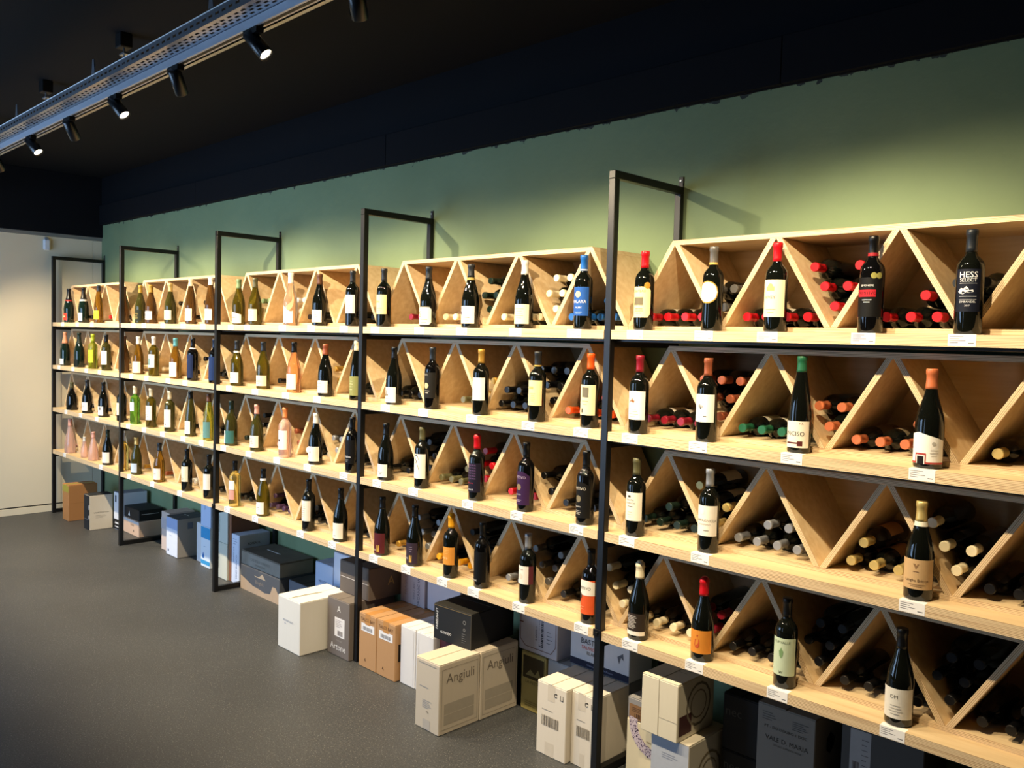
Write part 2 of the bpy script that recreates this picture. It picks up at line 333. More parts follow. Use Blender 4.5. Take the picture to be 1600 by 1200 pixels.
def patch(R, z0, z1, a0, a1, n=10, zt=None, zb=None):
    """strip of quads bent round the bottle (a: angle from the front, positive to +x)"""
    V = []; Fc = []
    for i in range(n+1):
        a = a0 + (a1-a0)*i/n; u = 2*i/n - 1
        V += [(R*sin(a), -R*cos(a), zb(u) if zb else z0), (R*sin(a), -R*cos(a), zt(u) if zt else z1)]
    for i in range(n): Fc.append((2*i, 2*i+2, 2*i+3, 2*i+1))
    return V, Fc
def build_label(parent, kind, L, idx=0):
    """L: dict(c colour, z (z0,z1), h half angle, shape, p prints)"""
    R = RAD[kind] + .0006 + .0007*idx; z0, z1 = L['z']; h = L.get('h', 1.15); sh = L.get('shape', 'rect'); c0 = L.get('a', 0.0)
    zm, hz = (z0+z1)/2, (z1-z0)/2; zt = zb = None; n = 10
    if sh == 'round': n = 16; zt = lambda u: zm + hz*sqrt(max(0, 1-u*u)); zb = lambda u: zm - hz*sqrt(max(0, 1-u*u))
    if sh == 'slant': zt = lambda u: z1 - (.35*hz*(u+.4) if u > -.4 else -.25*hz*(u+.4))
    if sh == 'octagon': zt = lambda u: z1 - max(0, abs(u)-.75)*4*.25*hz; zb = lambda u: z0 + max(0, abs(u)-.75)*4*.25*hz; n = 16
    if sh == 'wave': zt = lambda u: z1 - .7*hz*(1+sin(2.2*u))*.5; n = 14
    if sh == 'arch': zt = lambda u: z1 - .3*hz*u*u; n = 14
    V, Fc = patch(R, z0, z1, c0-h, c0+h, n, zt, zb)
    lb = ob('label', me_new('label', V, Fc, [flat(L['c'], .6)], None, True), parent)
    by = {}
    for pr in L.get('p', []): by.setdefault(pr[-1], []).append(pr)
    for col, prs in by.items():
        g = MB(); Rp = R + .0005
        for pr in prs:
            if pr[0] == 'text':
                V, Fc = text2d(pr[1], pr[2]); g.add([(Rp*sin(x/Rp + pr[3]), -Rp*cos(x/Rp + pr[3]), y + pr[4]) for x, y in V], Fc)
            elif pr[0] == 'rect':
                V, Fc = patch(Rp, pr[3], pr[4], pr[1], pr[2], 8); g.add(V, Fc)
            elif pr[0] == 'disc':
                zc, rr = pr[2], pr[3]; V, Fc = patch(Rp, 0, 0, pr[1]-rr/Rp, pr[1]+rr/Rp, 10, lambda u: zc+rr*sqrt(max(0, 1-u*u)), lambda u: zc-rr*sqrt(max(0, 1-u*u))); g.add(V, Fc)
            elif pr[0] == 'lines':
                _, b0, b1, y0, y1, k, _c = pr
                for i in range(k):
                    zz = y0 + (y1-y0)*(i+.5)/k; f = .55 + .45*((i*37 % 10)/10); mid = (b0+b1)/2
                    V, Fc = patch(Rp, zz-.0011, zz+.0011, mid-(b1-b0)/2*f, mid+(b1-b0)/2*f, 6); g.add(V, Fc)
            elif pr[0] == 'poly':
                g.add([(Rp*sin(a), -Rp*cos(a), z) for a, z in pr[1]], [tuple(range(len(pr[1])))])
        ob('label_print', g.mesh('label_print', [flat(col, .55)]), lb)
    return lb
TAGM = None
def tag_meshes():
    global TAGM
    w = .075; t = .0006
    g = MB().box(-w/2, w/2, -t, 0, -.034, t).box(-w/2, w/2, 0, .028, 0, t)
    p = MB()
    for i, (a, b) in enumerate(((-.033, .004), (-.033, -.006), (-.033, .010), (-.033, -.010))): p.poly([(a, -t-.0002, -.006-.006*i-.0009), (b, -t-.0002, -.006-.006*i-.0009), (b, -t-.0002, -.006-.006*i+.0009), (a, -t-.0002, -.006-.006*i+.0009)])
    p.poly([(.017, -t-.0002, -.0265), (.032, -t-.0002, -.0265), (.032, -t-.0002, -.0235), (.017, -t-.0002, -.0235)])
    TAGM = (g.mesh('card', [flat('#f2f0ee', .6)]), p.mesh('printing', [flat('#77757a', .6)]))
tag_meshes()
YBOT = -.4175
def bottle(row, bay, x, kind, gl, cap, labels, desc, s=1.0, wax=False, neck=None, tag=True, y=None, rz=.17):
    y = y if y is not None else (-.4195 if kind == 'champagne' else YBOT)
    z = ZB[row] + TH
    t = thing('wine_bottle', '%s, %s shelf, %s bay from white wall' % (desc, ROWN[row], ORD[bay]), 'bottle', (x, y, z + .0008), group='wine bottles standing on the shelves')
    t.rotation_euler = (0, 0, rz)
    t.scale = (min(1, s+.08) if s < 1 else 1, min(1, s+.08) if s < 1 else 1, s)
    ob('body', mesh_of(kind, 28, 0, GL[gl]), t)
    if cap: ob('capsule', mesh_of(kind, 28, 1, capmat(cap), wax), t)
    if neck:      # neck band: (z0, z1, colour)
        p = PROF[kind]
        def rad(zz):
            for (ra, za), (rb, zb2) in zip(p, p[1:]):
                if za <= zz <= zb2: return ra + (rb-ra)*(zz-za)/(zb2-za)
        V, Fc = lathe([(rad(neck[0])+.0013, neck[0]), (rad(neck[1])+.0013, neck[1])], 28); ob('neck_band', me_new('neck_band', V, Fc[:-2], [flat(neck[2], .5)], None, True), t)
    for i, L in enumerate(labels): build_label(t, kind, L, i)
    if tag:
        g = thing('price_tag', 'white price card under the %s, %s shelf' % (desc, ROWN[row]), 'price tag', (x + .004, -.4732, z), group='price cards on the shelf edges')
        ob('card', TAGM[0], g); ob('printing', TAGM[1], g)
    return t
def LB(c, z0, z1, *p, h=1.15, shape='rect', a=0.0): return dict(c=c, z=(z0, z1), h=h, shape=shape, p=list(p), a=a)
def TX(s, size, a, z, c='#2a2a2a'): return ('text', s, size, a, z, c)
def RC(a0, a1, z0, z1, c): return ('rect', a0, a1, z0, z1, c)
def DI(a, z, r, c): return ('disc', a, z, r, c)
def LN(a0, a1, z0, z1, n, c='#6a6762'): return ('lines', a0, a1, z0, z1, n, c)
def ST(pts, w, c): return [('poly', [(a0, z0), (a1, z1), (a1, z1+w), (a0, z0+w)], c) for (a0, z0), (a1, z1) in zip(pts, pts[1:])]
WH, CRM, OFFW = '#f2efe8', '#ecdfba', '#e9e4d8'
# ---- top shelf
bottle(0,0,0.277,'champagne','dgreen','black',[LB('#c8402f',.02,.085,DI(0,.055,.008,'#e9d9a0'),h=.75)],'dark green sparkling bottle with red label',neck=(.196,.206,'#b8302a'))
bottle(0,0,0.659,'champagne','dgreen','black',[LB(WH,.015,.085,LN(-.5,.5,.03,.07,3),h=.8)],'sparkling bottle with white neck band and label',neck=(.190,.206,'#ece8de'))
bottle(0,0,1.016,'flute','amber','grey',[LB('#c9d23c',.03,.105,TX('V',.03,0,.07,'#7c8a1e'),h=1.1)],'slender amber bottle with lime yellow label')
bottle(0,0,1.583,'burgundy','brown','brown',[LB('#4a3a28',.03,.10)],'brown bottle with dark brown label',tag=False)
bottle(0,1,1.913,'burgundy','dolive','mustard',[LB('#24281c',.02,.105,TX('CASTELL',.014,0,.075,'#b9a25a'),LN(-.7,.7,.03,.06,4,'#b9a25a'))],'dark bottle with black and gold label')
bottle(0,1,2.115,'burgundy','brown','mustard',[LB(WH,.03,.095,LN(-.6,.6,.045,.08,4))],'brown bottle with mustard capsule and white label')
bottle(0,1,2.462,'burgundy','dolive','lgold',[LB('#f3ecd0',.03,.10,LN(-.6,.6,.045,.085,4))],'dark bottle with pale gold capsule and cream label')
bottle(0,1,2.804,'flute','brown','cream',[LB('#f5edd6',.025,.11,LN(-.6,.6,.045,.095,4))],'slender brown bottle with cream capsule and label')
bottle(0,1,3.111,'flute','brown','white',[LB(WH,.03,.105,LN(-.6,.6,.045,.09,4))],'slender brown bottle with white capsule and label')
bottle(0,2,3.512,'burgundy','olive','sage',[LB(WH,.01,.085,TX('Riesling',.012,0,.045),h=1.3,shape='slant')],'olive bottle with sage capsule and slanted white label')
bottle(0,2,3.726,'burgundy','olive','olive',[LB('#f0e6c6',.025,.10,LN(-.6,.6,.04,.09,4))],'olive bottle with olive brown capsule and cream label')
bottle(0,2,4.156,'burgundy','peach','white',[LB(WH,.015,.115,h=1.2,shape='wave')],'clear peach bottle with white wave label',s=1.06)
bottle(0,2,4.471,'burgundy','dark','brown',[LB(WH,.02,.09,LN(-.6,.6,.035,.08,4))],'dark bottle with brown capsule and white label')
bottle(0,2,4.799,'bordeaux','dark','grey',[LB('#f1e6e0',.07,.17,LN(-.6,.6,.09,.15,4))],'dark bottle with grey capsule and large white label')
bottle(0,3,5.084,'bordeaux','dark','grey',[LB('#f0d9a4',.065,.165,TX('Luna',.018,-.3,.13,'#9a7d4a'),LN(-.5,.6,.08,.1,2,'#b09a6a'))],'dark bottle with apricot cream label')
bottle(0,3,5.448,'burgundy','dark','slate',[LB('#1c1a18',.006,.104,h=1.2,shape='octagon'),dict(c='#f0e6cc',z=(.012,.098),h=1.1,shape='octagon',p=[TX('S',.04,-.45,.062,'#3a2a20'),LN(-.5,.8,.02,.04,3)])],'dark bottle with cream octagonal label')
bottle(0,3,5.757,'burgundy','dark','grey',[LB(WH,.02,.10,('poly',[(-.75,.075),(-.35,.075),(-.55,.045)],'#27407a'),LN(-.2,.7,.03,.05,3))],'dark bottle with blue triangle on white label',neck=(.222,.234,'#a08a4a'))
bottle(0,3,6.107,'burgundy','dark','white',[LB('#f2e6c4',.02,.105,LN(-.6,.6,.04,.09,5,'#b8a680'))],'dark bottle with white capsule and cream label')
bottle(0,3,6.444,'bordeaux','dark','blue',[LB('#2457a8',.055,.172,DI(-.1,.142,.013,'#d9c9a0'),TX('MALAYA',.018,-.05,.112,'#f2f2f2'),TX('MALBEC',.009,-.05,.088,'#dfe6f2'),LN(-.6,.5,.062,.072,2,'#9db6de'))],'dark bottle with blue capsule and blue label',neck=(.240,.245,'#d8dce4'))
bottle(0,4,6.750,'bordeaux','dark','red',[LB('#ecd9a0',.048,.165,RC(-.75,.35,.095,.125,'#6b6350'),TX('CHATEAU',.013,-.15,.148,'#6b5a3a'),LN(-.7,.5,.06,.085,3,'#8a7a50'),shape='octagon'),dict(c='#b9822e',z=(.158,.182),h=.32,shape='round',a=.75,p=[])],'dark bottle with red capsule and cream castle label')
bottle(0,4,7.052,'bordeaux','dark','pewter',[dict(c='#b08a3c',z=(.098,.178),h=1.06,shape='round',a=-.15,p=[]),dict(c='#f6f3ea',z=(.1025,.1735),h=.95,shape='round',a=-.15,p=[])],'dark bottle with round white gold rimmed label',neck=(.238,.246,'#b89a50'))
bottle(0,4,7.299,'bordeaux','dark','red',[LB('#efe2bd',.05,.175,TX('VIVEY',.016,-.25,.115,'#b0402e'),RC(-.6,.15,.138,.152,'#c9ae70'),DI(-.22,.152,.010,'#c9ae70'),LN(-.7,.4,.06,.08,2,'#a89a70'))],'dark bottle with red capsule and golden crest label')
bottle(0,4,7.622,'bordeaux','black','black',[LB('#070708',.05,.172,RC(-1.0,.55,.112,.134,'#a81e2c'),TX('PRIMITIVO',.0135,-.2,.123,'#26080c'),TX('SIMONIERE',.008,-.15,.147,'#d8d8d8'),LN(-.6,.3,.092,.106,2,'#d8d8d8'),DI(.35,.178,.0095,'#8a8648'),DI(.78,.178,.0095,'#8a8648'))],'black bottle with red banded black label',neck=(.240,.250,'#8c1c26'))
bottle(0,4,7.905,'bordeaux','dark','slate',[LB('#0e1322',.065,.187,TX('HESS',.024,0,.170,'#e9e9ea'),TX('SELECT',.0145,0,.155,'#e9e9ea'),('poly',[(-.70,.122),(-.5,.133),(-.3,.131),(-.1,.138),(.05,.132),(.1,.126),(.35,.128),(.42,.122),(.1,.118),(-.1,.121),(-.3,.115),(-.55,.117)],'#c9ccd2'),RC(-.62,.62,.108,.1092,'#c9ccd2'),RC(-.62,.62,.1455,.1465,'#c9ccd2'),TX('ZINFANDEL',.0085,0,.093,'#d5d7db'),TX('2017',.007,0,.082,'#d5d7db'),RC(-.62,.62,.099,.0998,'#c9ccd2'),h=.92)],'dark bottle with navy lion label')
# ---- second shelf
bottle(1,0,0.173,'champagne','dgreen','rosegold',[LB(WH,.012,.065,LN(-.5,.5,.02,.05,3),h=.8)],'green sparkling bottle with rose gold foil')
bottle(1,0,0.547,'champagne','dgreen','dgreen',[LB('#121a15',.012,.07,TX('B',.02,-.3,.04,'#c9b98a'),h=.8)],'green sparkling bottle with dark green foil')
bottle(1,0,0.881,'bordeaux','lime','lime',[LB('#b9c93c',.055,.165,LN(-.6,.6,.09,.15,4,'#5c7a1c'))],'lime green bottle with lime label')
bottle(1,0,1.195,'bordeaux','dolive','black',[LB(WH,.05,.165,LN(-.6,.6,.07,.14,5))],'olive bottle with black capsule and white label')
bottle(1,0,1.586,'burgundy','brown','brown',[LB('#4c4638',.02,.10)],'brown bottle with grey brown label',tag=False)
bottle(1,1,1.873,'burgundy','amber','white',[LB('#f4ead2',.012,.10,h=1.4)],'amber bottle with white capsule and wide cream label')
bottle(1,1,2.168,'bordeaux','olive','white',[LB(WH,.065,.165,RC(-.5,.3,.085,.135,'#7f9a94'))],'olive bottle with teal picture on white label')
bottle(1,1,2.556,'burgundy','amber','teal',[LB(WH,.015,.12,LN(-.6,.4,.03,.09,4,'#c9b27a'))],'amber bottle with teal capsule')
bottle(1,1,2.841,'bordeaux','black','black',[LB('#162346',.02,.185,TX('N',.03,-.5,.14,'#8fa0c4'),h=1.0)],'black bottle with white neck ring and navy label',neck=(.224,.232,'#e6e6e6'))
bottle(1,1,3.176,'bordeaux','black','navy',[LB('#1a2f5c',.02,.18,h=1.0)],'dark bottle with navy capsule and blue label',tag=False)
bottle(1,2,3.494,'burgundy','olive','grey',[LB(WH,.02,.09,LN(-.6,.4,.035,.08,4))],'olive bottle with grey capsule and white label',neck=(.218,.230,'#dcdcdc'))
bottle(1,2,3.837,'burgundy','olive','slate',[LB('#f0e6c8',.02,.085,LN(-.6,.6,.03,.06,3,'#a89a70'),h=1.4)],'olive bottle with wide cream label')
bottle(1,2,4.203,'burgundy','orange','black',[LB(WH,.02,.11,TX('II',.03,.0,.05,'#5e8a4a'))],'clear orange wine bottle with green figures on label',s=1.02)
bottle(1,2,4.542,'burgundy','dark','copper',[LB(WH,.02,.09,LN(-.6,.4,.035,.08,3))],'dark bottle with copper red capsule')
bottle(1,2,4.850,'flute','dark','cream',[LB('#8f9058',.025,.13,LN(-.6,.4,.05,.11,4,'#d0cfa0'))],'dark bottle with olive green label',tag=False)
bottle(1,3,5.184,'burgundy','dark','black',[LB(WH,.012,.09,RC(-.7,.0,.045,.055,'#8a8378'),RC(-.5,-.3,.05,.075,'#8a8378'),LN(-.6,.4,.02,.035,2),h=1.0)],'dark bottle with house sketch on white label')
bottle(1,3,5.491,'bordeaux','black','slate',[LB('#191816',.055,.18,DI(-.15,.115,.014,'#cfc08a'),TX('GRAN',.014,-.4,.168,'#8c8a84'),LN(-.5,.4,.075,.095,2,'#c8c4b8'))],'black bottle with gold spot on charcoal label')
bottle(1,3,5.842,'bordeaux','dark','gold',[LB(WH,.068,.172,LN(-.8,-.4,.09,.12,3,'#9aa0a8'))],'dark bottle with gold capsule and white label')
bottle(1,3,6.200,'bordeaux','dark','grey',[LB('#eee0aa',.07,.178,RC(-.6,.1,.14,.152,'#bfae70'),LN(-.4,.4,.085,.125,5,'#bcab72'))],'dark bottle with pale yellow label',neck=(.238,.244,'#b89a50'))
bottle(1,3,6.496,'bordeaux','dark','orange',[LB('#ece0b4',.052,.175,RC(-.45,.35,.125,.165,'#6f6a5c'),RC(-.5,-.3,.062,.078,'#4a463c'),LN(-.5,.4,.09,.115,2,'#8a8058'))],'dark bottle with bright orange capsule')
bottle(1,4,6.742,'bordeaux','dark','dred',[LB(WH,.055,.165,('poly',[(-.8,.118),(-.6,.132),(-.45,.126),(-.3,.142),(-.15,.13),(.05,.128),(-.1,.118)],'#8a5a34'),LN(-.8,.5,.062,.1,4,'#b5aa94'))],'dark bottle with brown horse sketch label')
bottle(1,4,7.046,'bordeaux','dark','copper',[LB(WH,.072,.172,DI(-.35,.13,.006,'#8e8e8e'),DI(-.22,.122,.004,'#5a5a5a'),DI(-.1,.128,.005,'#a8a8a8'),LN(-.1,.5,.09,.097,1))],'dark bottle with copper capsule and white label')
bottle(1,4,7.404,'flute','dark','green',[LB('#efe9d8',.018,.106,TX('INCISO',.0205,-.12,.064,'#3a3633'),RC(-.95,.14,.031,.036,'#5a2626'),RC(.12,.58,.024,.040,'#5a2626'),TX('M.R.',.008,.45,.098,'#7a3a3a'),h=1.2)],'slender dark bottle with green capsule and cream label')
bottle(1,4,7.815,'burgundy','dark','terracotta',[LB('#efece4',.014,.108,RC(-1.34,-.70,.0145,.020,'#a8423c'),RC(-.78,-.70,.020,.046,'#a8423c'),RC(-.70,-.06,.041,.046,'#a8423c'),RC(-.06,.02,.020,.046,'#a8423c'),RC(-.06,1.34,.0145,.020,'#a8423c'),RC(-.62,-.14,.012,.037,'#17120f'),LN(.2,.9,.035,.06,3,'#c9c4ba'),DI(.5,.075,.006,'#b9b4aa'),h=1.35,shape='slant')],'dark bottle with terracotta capsule and red gate label')
# ---- third shelf
bottle(2,0,0.363,'squat','dark','olive',[],'squat round black bottle without label',y=-.4225)
bottle(2,0,0.742,'burgundy','dark','grey',[LB(WH,.025,.10,LN(-.6,.6,.04,.08,3))],'dark bottle with grey capsule and white label')
bottle(2,0,1.132,'burgundy','dark','black',[LB(WH,.015,.09,RC(.0,.5,.06,.085,'#6a6a6a'),h=1.0)],'dark bottle with grey patch on white label')
bottle(2,0,1.536,'bordeaux','dark','black',[LB('#eae2c4',.05,.15)],'dark bottle with pale cream label',tag=False)
bottle(2,1,1.814,'bordeaux','green','cream',[LB(WH,.105,.175,h=.8)],'bright green bottle with cream capsule')
bottle(2,1,2.125,'bordeaux','olive','cream',[LB(WH,.06,.17,LN(-.7,.6,.07,.16,7,'#6f6a58'))],'olive bottle with patterned white label')
bottle(2,1,2.462,'bordeaux','dolive','cream',[LB(WH,.035,.165,DI(.1,.055,.006,'#7a7468'),LN(-.6,.5,.08,.12,2,'#b0a890'))],'dark olive bottle with drawing on tall white label')
bottle(2,1,2.812,'flute','dolive','black',[LB(WH,.02,.11,LN(-.6,.2,.03,.1,5,'#8a8aa0'),h=.9)],'slender dark bottle with black capsule')
bottle(2,1,3.097,'flute','ygreen','brown',[LB('#5f8a86',.02,.13,TX('Z',.03,-.4,.05,'#d8e0d8'))],'yellow green slender bottle with teal label')
bottle(2,2,3.423,'burgundy','dolive','dgreen',[LB('#3f7470',.015,.10,h=1.35),dict(c=WH,z=(.0155,.0995),h=.62,shape='rect',a=-.72,p=[LN(-1.2,-.3,.03,.08,4)])],'dark bottle with half white half teal label')
bottle(2,2,3.765,'burgundy','dolive','pink',[LB('#f1ead8',.025,.10,LN(-.6,.4,.035,.085,5))],'dark bottle with salmon capsule')
bottle(2,2,4.110,'bordeaux','rose','apricot',[LB(WH,.05,.165,DI(-.2,.105,.009,'#4a3a44'),LN(-.6,.3,.065,.08,2,'#9a8a90'))],'pink rose wine bottle with dark rosette label')
bottle(2,2,4.452,'burgundy','dark','white',[LB('#f1e8dc',.02,.105,('poly',[(-.8,.045),(-.6,.06),(-.45,.04),(-.3,.055),(-.35,.035)],'#4a4038'),('poly',[(-.1,.07),(0,.085),(.08,.065)],'#5a5048'),h=1.35)],'dark bottle with figures on wide cream label')
bottle(2,2,4.820,'bordeaux','black','black',[LB('#0b0b0c',.05,.18,TX('Achillea',.017,-.1,.088,'#e8e8e8'),LN(-.4,.3,.06,.075,2,'#9a9a9a'))],'black bottle with white script on black label')
bottle(2,3,5.126,'burgundy','dark','black',[LB('#eeeae0',.018,.085,('poly',[(-.8,.05),(-.65,.065),(-.55,.045)],'#5b6b8c'),LN(-.4,.4,.03,.05,2),h=.95)],'dark bottle with blue mark on white label')
bottle(2,3,5.425,'bordeaux','dark','olive',[LB('#f1ece2',.05,.172,*ST([(-.62,.168),(-.45,.155),(-.25,.142),(0,.122),(.2,.104),(.35,.084)],.007,'#141414'),*ST([(-.3,.16),(-.1,.165),(.1,.158),(.25,.14)],.006,'#141414'),*ST([(-.35,.118),(-.15,.13),(.05,.142)],.004,'#141414'),h=1.2)],'dark bottle with black swirl on white label')
bottle(2,3,5.828,'bordeaux','dark','red',[LB('#171426',.04,.175,*[TX('X 8 W M N',.0105,-.15,.165-.0125*i,'#7a5a8a') for i in range(6)],TX('edizione',.012,-.3,.083,'#b03040'),TX('CINQUE',.009,-.2,.052,'#e0e0e4'))],'dark bottle with red wax and purple lettered label',wax=True)
bottle(2,3,6.146,'bordeaux','black','black',[LB('#381f48',.03,.178,TX('PRIMITIVO',.0175,-.25,.150,'#b9a6bd'),DI(-.1,.108,.014,'#8a7a5a'),TX('SALENTO',.008,-.2,.075,'#d9d0dc'),LN(-.6,.4,.042,.055,2,'#b9a6bd'),h=1.3,shape='arch')],'black bottle with purple arched label',rz=-.05)
bottle(2,3,6.488,'bordeaux','black','black',[LB('#100f0e',.03,.178,TX('PRIMITIVO',.0175,-.25,.150,'#c9c2b4'),DI(-.1,.108,.014,'#7a7058'),TX('SALENTO',.008,-.2,.075,'#d9d4cc'),LN(-.6,.4,.042,.062,3,'#a8a29a'),h=1.3,shape='arch')],'black bottle with black arched label',rz=-.05)
bottle(2,4,6.744,'bordeaux','dark','olive',[LB('#f0e9d8',.062,.172,RC(-.45,-.1,.152,.160,'#3a362e'),TX('TENUTA',.009,-.2,.142,'#3a362e'),TX('IL RADICHI',.009,-.2,.130,'#3a362e'),LN(-.7,.4,.115,.12,1),LN(-.5,.2,.072,.1,3,'#c8bfa8'))],'dark bottle with olive capsule and white crest label')
bottle(2,4,7.072,'bordeaux','dark','silver',[LB('#f0e9dc',.062,.172,TX('CAMPAGNOLA',.0135,-.05,.118,'#8a857c'),TX('ALBUGNANO',.0075,-.05,.104,'#8a857c'),LN(-.3,.6,.08,.085,1),DI(-.3,.150,.009,'#e2e4e2'),h=1.25)],'dark bottle with silver capsule')
bottle(2,4,7.806,'burgundy','dark','lgold',[LB('#c9a678',.035,.125,('poly',[(-.25,.112),(.15,.112),(-.05,.096)],'#8a6a4a'),LN(-.4,.3,.085,.092,1,'#8a6a4a'),TX('Langhe Bricco',.0125,0,.062,'#5a4430'),LN(-.7,.7,.042,.052,2,'#9a7a54'),h=1.3)],'dark bottle with cream gold capsule and tan label',neck=(.222,.236,'#e6e0cc'))
# ---- bottom shelf
bottle(3,0,0.321,'pear','rose','pink',[],'large pear shaped pink rose bottle',y=-.4235)
bottle(3,0,0.679,'pear','rose','white',[],'small pear shaped pink rose bottle',s=.58,tag=False)
bottle(3,0,0.915,'pear','rose','pink',[],'medium pear shaped pink rose bottle',y=-.4235,s=.8,tag=False)
bottle(3,0,1.229,'burgundy','dark','dgreen',[LB('#f1e6da',.02,.11,('poly',[(-.9,.04),(-.8,.055),(-.5,.06),(-.3,.05),(-.35,.04)],'#4a4440'),h=1.4)],'dark bottle with black blot on wide cream label')
bottle(3,0,1.580,'bordeaux','yellow','white',[LB('#ece8dc',.05,.17)],'pale yellow clear bottle with white label',tag=False)
bottle(3,1,1.844,'burgundy','dolive','lgold',[LB('#c4d4e4',.018,.09,h=1.1)],'olive bottle with pale blue label')
bottle(3,1,2.284,'burgundy','amber','grey',[LB('#ece6da',.02,.105,LN(-.5,.4,.05,.07,2))],'amber bottle with grey capsule and cream label')
bottle(3,1,2.761,'bordeaux','dark','black',[LB('#e6e0c4',.07,.18,LN(-.5,.4,.08,.1,2))],'dark bottle with pale sage label')
bottle(3,1,3.109,'bordeaux','dark','black',[LB('#e9e6da',.06,.17)],'dark bottle with plain white label',tag=False)
bottle(3,2,3.484,'bordeaux','yellow','black',[LB('#f1eee6',.115,.175,h=.8),dict(c='#d9a090',z=(.05,.112),h=.8,p=[])],'clear yellow dessert wine bottle')
bottle(3,2,3.856,'burgundy','olive','black',[LB(WH,.015,.09,TX('R',.012,-.4,.08),LN(-.5,.4,.03,.06,3),h=1.0)],'olive bottle with white neck band and label',neck=(.224,.237,'#d5dae4'))
bottle(3,2,4.387,'bordeaux','dark','black',[LB('#f0eadb',.06,.18,LN(-.6,.4,.08,.165,7,'#b9b2a0'))],'dark bottle with black capsule and cream label')
bottle(3,2,4.719,'burgundy','dark','black',[LB('#f1ece0',.018,.105,('poly',[(-.7,.055),(-.6,.068),(-.5,.052),(-.45,.066)],'#4a4a50'),LN(-.4,.3,.03,.04,1))],'dark bottle with tiny sketch on white label')
bottle(3,3,5.107,'burgundy','dark','black',[LB('#561f24',.012,.115,TX('rosso',.02,-.6,.03,'#d8c0b0'),('poly',[(.05,.02),(.4,.02),(.4,.055),(.3,.055),(.28,.03),(.2,.055),(.05,.055)],'#c9a04a'),h=1.1)],'dark bottle with maroon and gold label',s=1.03)
bottle(3,3,5.380,'burgundy','dark','black',[LB('#332836',.012,.115,TX('nero',.02,-.6,.04,'#d8d0d4'),('poly',[(.05,.02),(.4,.02),(.4,.055),(.3,.055),(.28,.03),(.2,.055),(.05,.055)],'#c9a04a'),LN(-.1,.5,.07,.1,3,'#8a7c8c'),h=1.1)],'dark bottle with violet and gold label',s=1.03)
bottle(3,3,5.660,'bordeaux','dark','yellow',[LB('#d9923c',.065,.15,TX('Amaro',.017,-.35,.098,'#f0d8a8'),LN(-.4,.5,.115,.14,3,'#e6b66a'))],'dark bottle with yellow wax top and orange label',wax=True)
bottle(3,3,5.880,'bordeaux','black','black',[LB('#050506',.03,.17,TX('CINQUE',.010,-.5,.036,'#d8d8d8'))],'plain black bottle with black label')
bottle(3,3,6.173,'bordeaux','dark','silver',[LB('#5a2630',.085,.165,h=1.3),dict(c='#f0e8dc',z=(.0852,.1648),h=.98,a=-.3,p=[DI(-.3,.118,.012,'#e2d6c4'),LN(-.9,.3,.145,.152,1,'#a89a88')])],'dark bottle with silver capsule and white label')
bottle(3,3,6.530,'bordeaux','black','black',[LB('#dd5a2c',.04,.18,LN(-.6,.2,.055,.075,2,'#f0a070'),h=1.25),dict(c='#efe9dd',z=(.118,.1802),h=1.252,shape='arch',p=[TX('PRIMITIVO',.0175,-.25,.146,'#2a2624'),DI(-.55,.113,.012,'#4a4038')])],'black bottle with white and orange label',rz=-.05)
bottle(3,4,6.776,'burgundy','dark','cream',[LB('#332a24',.02,.105,LN(-.9,.3,.045,.098,9,'#d5cec4'),RC(-1.1,1.1,.02,.036,'#ece6da'),h=1.1)],'dark bottle with cream wax top and brown label',wax=True)
bottle(3,4,7.065,'burgundy','dark','red',[LB('#d98a34',.03,.115,('poly',[(-.3,.082),(.1,.082),(.14,.06),(.02,.05),(-.2,.05),(-.34,.06)],'#c2552c'),('poly',[(-.16,.098),(.0,.098),(-.08,.088)],'#b03a26'),h=1.25)],'dark bottle with red wax top and orange label',wax=True)
bottle(3,4,7.390,'bordeaux','dark','black',[LB('#c4d2b4',.045,.172,TX('CURVALLE',.0125,-.1,.158,'#6f7c66'),('poly',[(-.3,.128),(-.18,.134),(-.1,.142),(-.02,.134),(.1,.128),(.04,.112),(-.1,.104),(-.24,.112)],'#7a9a6a'),TX('W',.014,-.1,.056,'#2c2c2a'),h=1.25)],'dark bottle with pale green crest label')
bottle(3,4,7.768,'burgundy','dark','black',[LB('#e6e0d2',.025,.118,TX('DM',.016,-.2,.092,'#6a655c'),LN(-.7,.5,.035,.07,4,'#b9b2a4'),h=1.25)],'dark broad bottle with black capsule and monogram label')

# ------------------------------------------------------------ bottles lying in the racks, necks to the front
RL = .0365; SP = .0765
def slots(shape):
    """centres (dx, dz above the base board) from the bottom up"""
    o = []
    if shape == 'A':
        for i, n in enumerate((4, 3, 2, 1)): o.append([((k-(n-1)/2)*SP, RL + .0662*i) for k in range(n)])
    else:
        z = .0715
        for i in range(4):
            n = i+1; o.append([((k-(n-1)/2)*SP, z + .0664*i) for k in range(n)])
    return o
LY = {}
def lay_mesh(which, mat):
    k = (which, mat.name)
    if k not in LY:
        sc = RL/.0375 * .995
        p = [(r*sc, z) for r, z in (PROF['bordeaux'] if which == 0 else capsule_prof('bordeaux'))]
        V, Fc = lathe(p, 16); LY[k] = me_new(('body', 'capsule')[which], V, Fc, [mat], None, True)
        for pl in list(LY[k].polygons)[-2:]: pl.use_smooth = False
    return LY[k]
LLAB = {}
def lay_label(mat):
    if mat.name not in LLAB:
        V, Fc = patch(RL*.995+.0004, .055, .165, -1.35, 1.35, 12); LLAB[mat.name] = me_new('label', V, Fc, [mat], None, True)
    return LLAB[mat.name]
CW = {'dred': 'dark red', 'dgreen': 'dark green', 'lgold': 'pale gold'}
SHN = {'A': 'upright', 'V': 'inverted', 'G': 'gap'}
